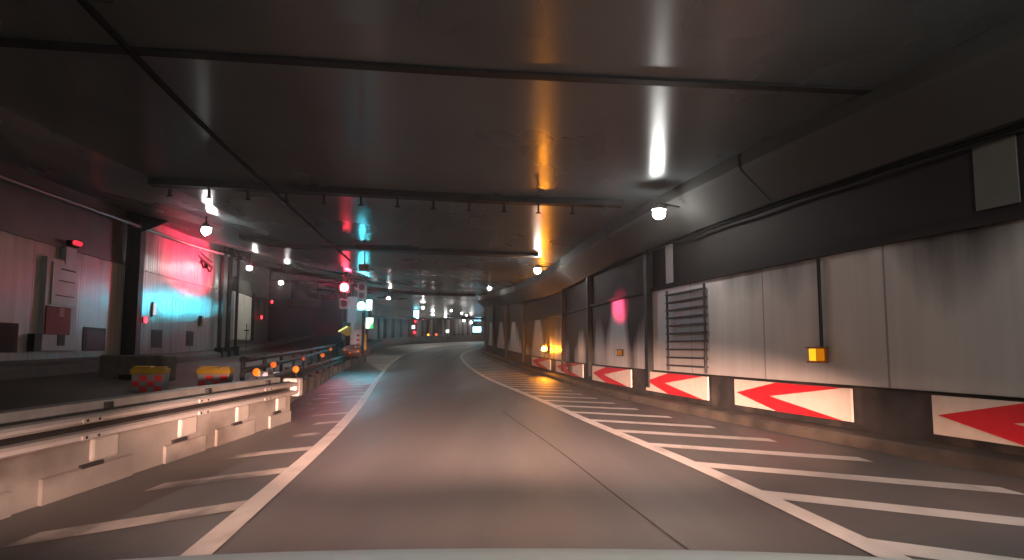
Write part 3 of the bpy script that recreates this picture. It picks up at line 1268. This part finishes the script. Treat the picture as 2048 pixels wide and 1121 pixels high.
GL = 'round lamps along the left side of the ceiling'
GR = 'round lamps along the duct on the right'
GF = 'small lamps along the far bend'
lamps_left = [(-40, 52, 6.6, 'bright lamp at the very left edge of the photo near the ceiling'),
              (412, 462, 15.5, 'biggest bright lamp on the left, above the red lit panels'),
              (499, 537, 28.0, 'second lamp on the left, above the cream service door'),
              (562, 566, 34.0, 'third and faintest lamp on the left, in front of the dark tunnel mouth')]
for (px, py, d, lab) in lamps_left:
    p = AT(px, py, d)
    r_ = lamp(p, lab, GL, .28 if px < 0 else .105, E_leftlamp, max(.05, zc(p.x, p.y) - p.z - .14))
    if px == 412:                                    # half shade on the wall side
        mb = MB()
        for i in range(9):
            a = R(115 + 130 * i / 8)
            for k in range(7):
                e = R(-75 + 130 * k / 6)
                mb.v.append(Vector((math.cos(a) * math.cos(e), math.sin(a) * math.cos(e), math.sin(e))) * .135)
        for i in range(8):
            for k in range(6):
                j = i * 7 + k
                mb.f.append([j, j + 1, j + 8, j + 7])
        o = mb.build('shade', M_steel, r_, True)
        sd = o.modifiers.new('thick', 'SOLIDIFY')
        sd.thickness = .006
lamps_right = [(1318, 428, 11.4, 'biggest bright lamp on the right, beside the duct and the beam with hangers'),
               (1075, 542, 21.5, 'second lamp on the right duct, above the round amber lamp'),
               (979, 577, 38.0, 'third lamp on the right duct, left of the round amber lamp'),
               (948, 590, 52.0, 'farthest lamp on the right duct where the wall bends out of sight')]
for (px, py, d, lab) in lamps_right:
    p = AT(px, py, d)
    lamp(p, lab, GR, .105, E_ductlamp, .05, arm=(.35, .05, .12))
for (x_, y_, lab) in ((3.75, 1.0, 'added unseen fill lamp by the right duct above the near pale wall'),
                      (5.2, -10.0, 'added unseen fill lamp by the right duct behind the car')):
    lamp(Vector((x_, y_, 3.40)), lab, GR, .20, E_fill, .05, arm=(.35, .05, .12))  # two fill lamps added out of view to brighten wall, bonnet and ceiling
lamps_far = [(777, 597, 45.0, .085, 'lamp hanging right of the green signal before the far bend'),
             (846, 616, 68.0, .11, 'first and largest lamp of the row along the far bend'),
             (865.5, 629.5, 82.0, .10, 'second lamp of the row along the far bend'),
             (891, 634, 86.0, .10, 'third lamp of the row along the far bend'),
             (909, 638, 87.5, .10, 'fourth lamp of the row along the far bend'),
             (928, 641.5, 88.5, .09, 'fifth lamp of the row along the far bend'),
             (942.5, 645, 89.5, .10, 'last lamp of the far row, closest to the right wall corner'),
             (902.5, 622, 70.0, .05, 'tiny upper lamp over the middle of the far row'),
             (923.5, 627.5, 72.0, .05, 'tiny upper lamp over the right part of the far row'),
             (933, 631.5, 75.0, .05, 'tiny upper lamp nearest the right wall corner')]
for (px, py, d, rad, lab) in lamps_far:
    p = AT(px, py, d)
    lamp(p, lab, GF, rad, E_farlamp, max(.1, zc(p.x, p.y) - p.z - .16))

# ------------------------------------------------------------------ concrete barrier and guard rails near the camera
nb = empty('concrete_barrier', (-3.35, 5, 0))
tag(nb, 'pale concrete barrier with stepped blocks along the left shoulder, close to the camera', 'barrier')
mb = MB()
sweep(mb, NB, [(0, -.05), (0, .40), (.22, .40), (.22, -.05)], gz, 0, NB.L, .5)
local(mb.build('barrier_wall', M_conc, nb), nb)
s_end = NB.L
k = 0
s = s_end - .04
while s > 12:
    # lower course and pale spacer block, with a dark slab painting the ledge shadow between
    mb = MB()
    ln = 1.5
    sweep(mb, NB, [(-.03, -.02), (-.03, .15 + .02 * (k % 2)), (-.018, .162 + .02 * (k % 2)), (-.001, .165 + .02 * (k % 2)), (-.001, -.02)], gz, max(0, s - ln * (.62 + .2 * (k % 2))), s - (.0 if k == 0 else .03), .5)
    local(mb.build('lower_block', M_conc, nb), nb)
    mb = MB()
    q, t = NB.off(s - .45, -.0)
    mb.box((q.x, q.y, .30), (.38, .06, .19), math.atan2(t.y, t.x), .025)
    local(mb.build('spacer_block', mat('pale_block', (.33, .31, .28), .7, var=.12), nb), nb)
    mb = MB()
    q, t = NB.off(s - .62, -.012)
    mb.box((q.x, q.y, .185), (.3, .03, .035), math.atan2(t.y, t.x), .004)
    local(mb.build('ledge_shadow', M_void, nb), nb)  # dark slab painted in for the shadow under the step
    s -= ln
    k += 1

WB = [(0.0, .40), (-.075, .405), (-.10, .43), (-.10, .455), (-.075, .475), (-.02, .49), (-.02, .535), (-.075, .55), (-.10, .57), (-.10, .60), (-.07, .625), (0.0, .63)]
gr = empty('guard_rail', (-3.4, 5, .4))
tag(gr, 'pale corrugated guard rail on top of the near concrete barrier, ending in a flared cap', 'guard rail')
mb = MB()
sweep(mb, NB, [(-.0, .395), (-.085, .40), (-.11, .415), (-.11, .445), (-.085, .462), (-.0, .465)], gz, 0, NB.L, .5)
local(mb.build('rail', M_rail, gr), gr)
mb = MB()
sweep(mb, NB, [(-.0, .52), (-.085, .525), (-.11, .545), (-.11, .565), (-.085, .585), (-.0, .59)], gz, 0, NB.L, .5)
local(mb.build('rail', M_rail, gr), gr)
mb = MB()
sweep(mb, NB, [(.005, .39), (.0, .60), (.04, .60), (.04, .39)], gz, 0, NB.L - .03, .5)
local(mb.build('gap_darkener', M_steel, gr), gr)  # dark strip added to blacken the open gap between the rails
mb = MB()
sweep(mb, NB, [(.16, .54), (.10, .60), (.10, .665), (.26, .665), (.30, .58)], gz, 0, NB.L - .2, .5)
local(mb.build('back_rail', mat('dull_rail', (.30, .31, .30), .5, metal=.3, var=.15), gr), gr)
q, t = NB.at(NB.L)
mb = MB()
mb.box((q.x - .02, q.y + .07, .52), (.22, .14, .25), 0, .03)
mb.box((q.x + .03, q.y + .2, .50), (.14, .2, .28), 0, .03)
local(mb.build('end_cap', M_rail, gr), gr)
for k in range(6):
    q, t = NB.off(NB.L - .8 - k * 2.0, .1)
    mb = MB().box((q.x, q.y, .52), (.08, .08, .26))
    local(mb.build('post', M_darkrail, gr), gr)

for k in range(5):                               # overlap joints of the rails with their bolts
    for z_ in (.43, .555):
        q, t = NB.off(NB.L - 1.35 - k * 2.0, -.113)
        a_ = math.atan2(t.y, t.x)
        pl = local(MB().box((q.x, q.y, z_), (.26, .008, .036), a_, .002).build('splice_plate', M_rail, gr), gr)
        for dx in (-.08, .08):
            b0 = q + t * dx
            bo = MB().box((b0.x + .006, b0.y, z_), (.02, .014, .02), a_, .003).build('bolt', M_steel, pl)
# farther barrier, paler low foot and dark rails
fb = empty('concrete_barrier', (-6, 24, 0))
tag(fb, 'low stained concrete barrier with dark posts running on towards the signals', 'barrier')
mb = MB()
sweep(mb, FB, [(0, -.05), (-.02, .34), (.2, .34), (.22, -.05)], gz, 0, FB.L, .5)
local(mb.build('barrier_wall', mat('stained_concrete', (.30, .28, .25), .7, var=.25, vscale=1.2, dirt=(.10, .095, .085), dscale=.9, dlo=.45, dhi=.6), fb), fb)
gr2 = empty('guard_rail', (-6, 24, .5))
tag(gr2, 'dark guard rail on the farther barrier facing the road', 'guard rail')
mb = MB()
sweep(mb, FB, [(o * .8 - .0, z + .06) for o, z in WB] + [(.02, .69), (.02, .46)], gz, 0, FB.L, .5)
local(mb.build('rail', M_darkrail, gr2), gr2)
for k in range(14):
    q, t = FB.off(.8 + k * 2.4, .08)
    if .8 + k * 2.4 > FB.L:
        break
    mb = MB().box((q.x, q.y, zr(q.y) + .52), (.08, .08, .4))
    local(mb.build('post', M_steel, gr2), gr2)
gr3 = empty('guard_rail', (-6.8, 24, .7))
tag(gr3, 'dark tubular guard rail on the ramp side of the farther barrier', 'guard rail')
for zt, off in ((.62, .62), (.80, .66)):
    pts = []
    for i in range(40):
        s = 1.5 + i * (FB.L - 3) / 39
        q, t = FB.off(s, off)
        pts.append((q.x, q.y, zs(q.x, q.y) + zt - .12))
    local(MB().tube(pts, .05, 8).build('rail_tube', M_darkrail, gr3, True), gr3)
for k in range(12):
    q, t = FB.off(1.6 + k * 2.6, .66)
    if 1.6 + k * 2.6 > FB.L - 1.5:
        break
    z0 = zs(q.x, q.y)
    local(MB().tube([(q.x, q.y, z0), (q.x, q.y, z0 + .74)], .04, 8).build('post', M_steel, gr3), gr3)
# end post of the barrier
q, t = FB.at(FB.L)
r_ = empty('end_post', (q.x, q.y, zr(q.y)))
tag(r_, 'dark splayed end post finishing the farther barrier below the green signal', 'post')
MB().tube([(0, 0, 0), (0, 0, .75)], [.16, .1], 10).build('shaft', M_steel, r_)
MB().box((.08, -.05, .08), (.45, .4, .16), 0, .03).build('foot', M_steel, r_)

# ------------------------------------------------------------------ delineators, boxes, barricades
deli = [(513, 745, 10.4, .062, 'largest and leftmost orange round delineator behind the pale rail'),
        (547, 730, 13.2, .06, 'orange round delineator standing just behind the white box'),
        (591.5, 739, 12.2, .06, 'orange ring delineator on the dark rail right of the white box'),
        (607, 718, 15.5, .045, 'dull reddish delineator on the ramp rail, darker than its neighbours'),
        (645, 711, 18.6, .056, 'small orange delineator on the rail, nearer of the far pair'),
        (661, 699, 21.4, .054, 'smallest high orange delineator on the rail, farther of the far pair')]
for i, (px, py, d, rad, lab) in enumerate(deli):
    p = AT(px, py, d)
    z0 = max(zs(p.x, p.y), .05) if p.x < xb(d) - .25 else zr(d) + .34
    r_ = empty('delineator', (p.x, p.y, z0))
    tag(r_, lab, 'delineator', 'orange round delineators along the barrier')
    h = p.z - z0
    MB().tube([(0, .02, 0), (0, .02, h)], .016, 8).build('stem', M_steel, r_)
    mt = mat('dull_red_reflector', (.35, .06, .02), .5) if i == 3 else M_orange
    mb = MB().tube([(0, -.02, h), (0, .0, h), (0, .035, h)], [rad * .8, rad, rad * .8], 18)
    mb.build('reflector', mt, r_, True)
    MB().tube([(0, -.025, h), (0, -.019, h)], rad * .45, 14).build('button', mat('orange_button', (.7, .2, .03), .4), r_)
p = AT(536, 757, 11.9)
r_ = empty('equipment_box', (p.x, p.y, zs(p.x, p.y)), .15)
tag(r_, 'pale lilac white box standing behind the rail between two orange delineators', 'box')
hb = p.z - zs(p.x, p.y) + .08
MB().box((0, 0, hb / 2), (.31, .3, hb), 0, .015).build('case', mat('lilac_white', (.62, .62, .78), .5, var=.05), r_)
MB().box((-.01, 0, hb + .012), (.34, .33, .025), 0, .006).build('lid', mat('lilac_lid', (.5, .5, .58), .5), r_)
MB().box((-.22, -.02, hb * .35), (.12, .26, hb * .7), 0, .015).build('side_wedge', M_grey, r_)

bars = [(300, 12.6, 62, 'checkered red barricade with yellow top, nearer the left edge of the photo'),
        (430, 13.6, 61, 'checkered red barricade with yellow top, nearer the orange delineators')]
for i, (px, d, wpx, lab) in enumerate(bars):
    p = AT(px, 765, d)
    z0 = zs(p.x, p.y)
    z1 = AT(px, 737, d).z
    wd = wpx * d / F
    r_ = empty('barricade', (p.x, p.y, z0), .1)
    tag(r_, lab, 'barricade', 'red checkered barricades with yellow tops')
    h = z1 - z0
    mb = MB()
    mb.prism([(-wd * .46, -.13, 0), (wd * .46, -.13, 0), (wd * .5, -.1, h * .98), (-wd * .5, -.1, h * .98)], (0, .26, 0))
    mb.build('body', M_grey, r_)
    yh = h * .30
    mb = MB()
    mb.box((0, 0, h - yh * .42), (wd * 1.06, .30, yh * .8), 0, .02)
    mb.box((-wd * .2, 0, h + .015), (wd * .55, .22, .05), 0, .015)
    mb.box((wd * .33, 0, h + .01), (wd * .3, .22, .04), 0, .015)
    mb.build('yellow_top', M_yellow, r_)
    bh = (h - yh) / 3
    for a in range(4):
        for c in range(3):
            if (a + c) % 2 == 0:
                continue
            mb = MB()
            mb.box((-wd * .45 + wd * .9 * (a + .5) / 4, -.138, bh * (c + .5)), (wd * .225, .014, bh), 0)
            mb.build('red_square', mat('red_square_sheet', (.8, .05, .05), .5), r_)
p = AT(275, 760, 15.2)
r_ = empty('concrete_block', (p.x, p.y, zs(p.x, p.y)), -.15)
tag(r_, 'dull brownish concrete block standing behind the left barricade', 'block')
MB().box((0, 0, .25), (1.5, .5, .55), 0, .04).build('body', mat('dull_block', (.13, .12, .095), .8, var=.25), r_)
MB().box((.0, -.26, .06), (.5, .03, .12), 0, .01).build('fork_slot', M_steel, r_)
p = AT(477, 768, 11.5)
r_ = empty('metal_bracket', (p.x, p.y, zs(p.x, p.y)))
tag(r_, 'small shiny metal stub behind the rail between the right barricade and white box', 'stub')
hh = p.z - zs(p.x, p.y)
MB().tube([(0, 0, 0), (0, 0, hh)], .03, 8).build('stem', M_rail, r_)
MB().box((0, 0, hh), (.16, .1, .05), 0, .01).build('head', M_rail, r_)

# ------------------------------------------------------------------ traffic signals
M_sig = mat('signal_case', (.34, .33, .32), .5, var=.1)
M_lens_off = mat('dark_red_lens', (.10, .015, .03), .3)


def signal(px, lens, d, label, post_to=None):
    """lens: list of (row, material)"""
    p = AT(px, lens[0][0], d)
    q = AT(px, lens[-1][0], d)
    r_ = empty('traffic_signal', (p.x, p.y, q.z))
    tag(r_, label, 'traffic signal', 'traffic signals on the dividing wall')
    hgt = p.z - q.z
    for (py, m_, rad, lit) in lens:
        z = AT(px, py, d).z - q.z
        case = MB().box((0, .13, z), (.4, .22, .41), 0, .03).build('head', M_sig, r_)
        o = MB().tube([(0, -.005, z), (0, .03, z)], rad, 24).build('lens', m_, r_)
        # visor over the lens
        mb = MB()
        n = 14
        for i in range(n + 1):
            a = R(25 + 130 * i / n)
            for (rr_, yy) in ((rad * 1.06, .02), (rad * 1.06, -.10), (rad * 1.12, -.10), (rad * 1.12, .02)):
                mb.v.append(Vector((rr_ * math.cos(a), yy, z + rr_ * math.sin(a))))
        for i in range(n):
            for k in range(4):
                k2 = (k + 1) % 4
                mb.f.append([4 * i + k, 4 * i + k2, 4 * i + 4 + k2, 4 * i + 4 + k])
        mb.build('visor', M_steel, r_)
    return r_


sg1 = signal(688.5, [(575, E_red, .15, 1), (608, M_lens_off, .13, 0)], 29.0, 'traffic signal showing a bright red light over a dark lens')
sg2 = signal(723.5, [(575, M_lens_off, .14, 0), (592, mat('grey_lens', (.12, .1, .12), .4), .12, 0), (612, E_green, .16, 1)], 31.5, 'traffic signal showing a bright blue green light below dark lenses')
p = AT(688.5, 592, 29.0)
MB().box((0, .22, .35), (.12, .1, 2.2)).build('mounting_bar', M_steel, sg1)


def beam_light(root, loc, target, col, power, half, squash, roll, blend=.9):  # added spot, stands in for a signal's reflection on a wall
    L_ = bpy.data.lights.new('signal_reflection_spot', 'SPOT')
    L_.energy, L_.color = power, col
    L_.spot_size, L_.spot_blend, L_.shadow_soft_size = 2 * half, blend, .02
    o = bpy.data.objects.new('signal_reflection_spot', L_)
    C.objects.link(o)
    o.parent = root
    d = Vector(target) - Vector(loc)
    o.rotation_euler = (d.to_track_quat('-Z', 'Y').to_matrix() @ Matrix.Rotation(roll, 3, 'Z')).to_euler()
    o.location = Vector(loc) - root.location
    o.scale = (1, squash, 1)


pr, pg = AT(688.5, 575, 28.9), AT(723.5, 612, 31.3)
beam_light(sg1, pr + Vector((-.25, -.25, 0)), lwp(392, 524)[0], (1, .02, .085), 13000, R(35), .42, R(0))
beam_light(sg2, pg + Vector((-.25, -.25, 0)), lwp(398, 612)[0], (.06, .75, 1.0), 4200, R(34), .135, R(0))
q, t = RW.off(RW.pix(1234), 0)
beam_light(sg1, pr + Vector((.25, -.25, 0)), (q.x, q.y, 2.12), (1, .03, .14), 13000, R(1.9), 1.0, 0, 1.0)
# post of the green signal
p = AT(725.5, 640, 31.7)
z0 = zs(p.x - .3, p.y)
r_ = empty('signal_post', (p.x, p.y + .1, z0))
tag(r_, 'slim dark post under the green signal', 'post')
zt = AT(723, 625, 31.7).z
MB().tube([(0, 0, 0), (0, 0, zt - z0)], .06, 10).build('shaft', M_steel, r_)
MB().box((.0, 0, .15), (.26, .26, .3), 0, .02).build('foot', M_steel, r_)
MB().box((.12, -.02, .9), (.1, .06, .7), 0, .01).build('yellow_strip', M_yellow, r_)
# grey cabinets on the nose
for (x0, x1, y0, y1, d, m_, nm, lab) in (
        (696, 713, 594, 646, 33.2, mat('lilac_panel', (.42, .42, .52), .5), 'hanging_panel', 'lilac grey hanging panel between the red and green signals'),
        (710, 726, 600, 660, 34.0, M_grey, 'back_panel', 'grey panel behind the green signal, right of the lilac panel')):
    a, c = AT(x0, y0, d), AT(x1, y1, d)
    r_ = empty(nm, ((a.x + c.x) / 2, d, c.z))
    tag(r_, lab, 'panel')
    MB().box((0, 0, (a.z - c.z) / 2), (c.x - a.x, .14, a.z - c.z), 0, .015).build('sheet', m_, r_)
    MB().box((0, 0.1, (a.z - c.z) + .25), (.06, .06, .9)).build('hanger', M_steel, r_)
a, c = AT(701, 644, 34.2), AT(727, 694, 34.2)
r_ = empty('white_pillar', ((a.x + c.x) / 2, 34.4, c.z - .2))
tag(r_, 'stubby whitish pillar with red stripes at the nose of the dividing wall', 'pillar')
hh = a.z - c.z + .2
MB().box((0, 0, hh / 2), (c.x - a.x, .4, hh), 0, .03).build('shaft', mat('pale_pillar', (.58, .56, .5), .6, var=.15), r_)
MB().box((-.02, -.21, hh * .35), (.3, .02, hh * .6), 0, .004).build('plate', mat('plate_white', (.66, .66, .68), .5), r_)
for k in range(3):
    MB().box((.06, -.226, hh * .22 + k * .22), (.14, .012, .1), 0, .003).build('red_stripe', M_chevred, r_)
p = AT(690, 660, 33.0)
r_ = empty('yellow_wedge', (p.x, p.y, p.z - .5))
tag(r_, 'dull yellow slanted board with a bright upper edge left of the white pillar', 'board')
mb = MB().prism([(-.3, 0, .42), (.28, 0, .72), (.28, 0, .25), (.1, 0, .2)], (0, .1, 0))
mb.build('board', mat('dull_yellow', (.35, .30, .03), .5, var=.15), r_)
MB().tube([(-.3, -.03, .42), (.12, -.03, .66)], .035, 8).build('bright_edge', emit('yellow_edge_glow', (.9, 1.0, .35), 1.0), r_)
MB().tube([(.2, .06, .25), (.2, .06, -.6)], .04, 8).build('leg', M_steel, r_)
# dark crash cushion mound with orange reflectors
p = AT(716, 693, 33.0)
r_ = empty('crash_cushion', (p.x - .1, p.y, p.z - .35), .2)
tag(r_, 'low rounded crash cushion dotted with orange reflectors below the signals', 'crash cushion')
MB().ball((0, 0, .1), .55, (1.25, 1.4, .62), 20).build('shell', mat('cushion_brown', (.15, .07, .05), .35, var=.3), r_, True)
for (x, z) in ((-.5, .18), (-.25, .05), (.0, .32), (.12, .12), (.42, .28), (.3, .0)):
    yy = -math.sqrt(max(.02, 1 - (x / .69) ** 2 - ((z - .1) / .35) ** 2)) * .77
    MB().ball((x, yy, z), .05, (1, .6, 1), 10).build('reflector', M_orange, r_, True)
# lit signs by the signals
for (x0, x1, y0, y1, d, lab) in ((732.5, 744.5, 600, 622, 36.5, 'tall white lit sign panel touching the right side of the green signal'),
                                 (828, 837.5, 621, 637.5, 78, 'white lit panel left of the row of far lamps'),
                                 (824, 830, 651, 658, 79, 'tiny white lit panel low on the far wall above a red light'),
                                 (892, 898, 660, 666, 84, 'tiny white lit panel low under the third far lamp')):
    a, c = AT(x0, y0, d), AT(x1, y1, d)
    r_ = empty('lit_sign', ((a.x + c.x) / 2, d, c.z))
    tag(r_, lab, 'lit sign', 'white lit panels in the tunnel')
    W_, H_ = c.x - a.x, a.z - c.z
    MB().box((0, 0, H_ / 2), (W_ * 1.08, .12, H_ * 1.05), 0, .01).build('case', M_steel, r_)
    MB().box((0, -.066, H_ / 2), (W_ * .98, .012, H_ * .97)).build('lit_face', E_cyan if x0 == 828 else E_sign, r_)
    MB().tube([(0, .08, H_ / 2), (0, .08, -(.5 + d * .012))], .03, 8).build('support', M_steel, r_)
a, c = AT(732.5, 636, 36), AT(747, 657.5, 36)
r_ = empty('exit_sign', ((a.x + c.x) / 2, 36, c.z))
tag(r_, 'white and green lit emergency exit sign under the white lit panel by the green signal', 'exit sign')
W_, H_ = c.x - a.x, a.z - c.z
MB().box((0, 0, H_ / 2), (W_ * 1.12, .14, H_ * 1.1), 0, .01).build('case', mat('green_case', (.01, .10, .03), .5), r_)
mb = MB().prism([(-W_ * .5, -.075, 0), (W_ * .02, -.075, 0), (W_ * .12, -.075, H_ * .3), (W_ * .5, -.075, H_ * .55), (W_ * .5, -.075, H_), (-W_ * .5, -.075, H_)], (0, -.01, 0))
mb.build('white_face', E_exit_w, r_)
mb = MB().prism([(W_ * .03, -.075, 0), (W_ * .5, -.075, 0), (W_ * .5, -.075, H_ * .53), (W_ * .13, -.075, H_ * .28)], (0, -.01, 0))
mb.build('green_face', E_exit_g, r_)
MB().tube([(0, .09, H_), (0, .09, H_ + .5)], .03, 8).build('support', M_steel, r_)
# hanging camera box under the beam
p = AT(729, 536.5, 20.5)
r_ = empty('camera_box', p)
tag(r_, 'small dark red box hanging under the ceiling beam above the green signal', 'camera')
MB().box((0, 0, 0), (.30, .3, .2), 0, .02).build('body', mat('dark_red_box', (.12, .03, .03), .5), r_)
MB().tube([(0, 0, .1), (0, 0, zc(p.x, p.y) - p.z)], .025, 8).build('hanger', M_steel, r_)
MB().tube([(.08, -.16, 0), (.08, -.152, 0)], .05, 12).build('glass', M_black, r_)
pts = []
for (px, py, d) in ((735, 533, 20.8), (752, 545, 30), (770, 556, 36), (785, 566, 42)):
    pts.append(AT(px, py, d))
tag(MB().tube(pts, .035, 6).build('overhead_cable', M_cable), 'black cable sloping away right of the dark red box above the green signal', 'cable')
pts = [AT(682, 524, 25.8), AT(700, 541, 27), AT(722, 552, 29), AT(745, 568, 33)]
tag(MB().tube(pts, .018, 6).build('overhead_cable', M_cable), 'thin black cable crossing above the red and green signals', 'cable')

# far details
for (px, py, d, em, rad, lab) in ((831, 643, 80, E_redsmall, .12, 'small red light under the white lit panel at the far bend'),
                                  (845.5, 638.5, 81, E_redsmall, .08, 'faint small red light under the first far lamp'),
                                  (828.5, 665, 80, E_redsmall, .15, 'red light low above the parapet of the far bend'),
                                  (856.5, 670, 81, emit('far_amber_glow', (1, .25, .02), 8), .11, 'orange light low on the parapet of the far bend'),
                                  (872.5, 669.5, 83, emit('far_orange_glow', (1, .12, .03), 2), .14, 'dim reddish orange light low on the far parapet, right of the orange one')):
    p = AT(px, py, d)
    r_ = empty('beacon', p)
    tag(r_, lab, 'beacon', 'little red and orange beacons at the far bend')
    MB().ball((0, 0, 0), rad, (1, .7, .9), 12).build('lens', em, r_, True)
    MB().tube([(0, .03, 0), (0, .03, -max(.12, p.z - zr(d) - .2))], .03, 6).build('stem', M_steel, r_)
for (x0, x1, y0, y1, d, st, lab) in ((946, 962, 654, 665, 86, 7, 'pale blue lit panel low at the right wall corner'),
                                     (931, 940, 640, 645.5, 90.5, 2, 'small blue lit panel among the last far lamps'),
                                     (948, 962, 634, 643, 90.5, 2.5, 'blue lit panel high at the right wall corner')):
    a, c = AT(x0, y0, d), AT(x1, y1, d)
    r_ = empty('blue_sign', ((a.x + c.x) / 2, d, c.z))
    tag(r_, lab, 'lit sign', 'blue lit panels past the right wall corner')
    W_, H_ = c.x - a.x, a.z - c.z
    MB().box((0, 0, H_ / 2), (W_ * 1.05, .12, H_ * 1.05), 0, .01).build('case', M_steel, r_)
    MB().box((0, -.066, H_ / 2), (W_, .012, H_)).build('lit_face', emit('blue_glow_%d' % int(st * 10), (.28, .72, 1.0), st), r_)
    MB().tube([(0, .08, H_ / 2), (0, .08, H_ + 1.0)], .03, 8).build('support', M_steel, r_)

# ------------------------------------------------------------------ the car we look out of
car = empty('car', (.013, 0, 0))
tag(car, 'light coloured car whose bonnet edge shows along the bottom of the photo', 'car')
M_car = mat('car_paint', (.8, .79, .75), .6, metal=.0, var=.03)
# bonnet: crowned surface dropping towards the front
mb = MB()
nx, ny = 24, 10
for j in range(ny + 1):
    v = j / ny
    y = .30 + .92 * v
    for i in range(nx + 1):
        u = -1 + 2 * i / nx
        hw = 1.0 - .05 * v * v
        z = .764 + .07 * (1 - v) - .030 * u * u - .10 * max(0, abs(u) - .9)
        mb.v.append(Vector((u * hw, y - .05 * u ** 4 * v, z)))
for j in range(ny):
    for i in range(nx):
        a = j * (nx + 1) + i
        mb.f.append([a, a + 1, a + nx + 2, a + nx + 1])
bonnet = mb.build('bonnet', M_car, car, True)
sm = bonnet.modifiers.new('thick', 'SOLIDIFY')
sm.thickness = .02
sm.offset = -1
mb = MB()
mb.box((0, 1.1, .40), (1.8, .26, .60), 0, .08)
mb.build('bumper', M_car, car)
for sx_ in (-1, 1):
    mb = MB()
    mb.box((sx_ * .96, .45, .52), (.12, 1.36, .56), 0, .05)
    mb.build('wing', M_car, car)
    wv = MB().tube([(sx_ * .80, .55, .34), (sx_ * 1.04, .55, .34)], .34, 24).build('wheel', mat('tyre', (.02, .02, .02), .8), car)
    MB().tube([(sx_ * 1.042, .55, .34), (sx_ * 1.052, .55, .34)], .19, 18).build('rim', M_rail, wv)
    mb = MB().ball((sx_ * .97, 1.12, .80), .055, (.9, .7, 1.0), 14)
    mb.build('headlight', emit('headlight_glow', HEADCOL, 12), car, True)
    # low beam: a wide weak spread in front of the car and a narrower strong throw down the lane
    for (size, power, squash, tilt, blend) in ((100, K_HEAD * 1.05, .165, -8.8, .75), (56, K_HEAD * 15, .24, -3.9, 1.0)):
        L_ = bpy.data.lights.new('headlight_beam', 'SPOT')
        L_.energy = power
        L_.color = HEADCOL
        L_.spot_size = R(size)
        L_.spot_blend = blend
        L_.shadow_soft_size = .06
        lo = bpy.data.objects.new('headlight_beam', L_)
        C.objects.link(lo)
        lo.parent = car
        lo.location = (sx_ * .97, 1.2, .80)
        lo.rotation_euler = (R(90 + tilt), 0, 0)
        lo.scale = (1, squash, 1)
mb = MB()
mb.box((0, -1.3, .5), (1.96, 2.6, .42), 0, .08)
mb.build('lower_body', M_car, car)

# ------------------------------------------------------------------ thin volume added to imitate lens glare and lift the blacks
mb = MB()
mb.box((0, 55, 4.2), (130, 220, 10.4))
hz_mat = bpy.data.materials.new('glare_haze')
hz_mat.use_nodes = True
hn = hz_mat.node_tree
hn.nodes.remove(hn.nodes['Principled BSDF'])
pv = hn.nodes.new('ShaderNodeVolumePrincipled')
pv.inputs['Color'].default_value = (.82, .78, .76, 1)
pv.inputs['Density'].default_value = HAZE
pv.inputs['Anisotropy'].default_value = .88
hn.links.new(pv.outputs[0], hn.nodes['Material Output'].inputs['Volume'])
tag(mb.build('added_haze', hz_mat), kind='stuff')
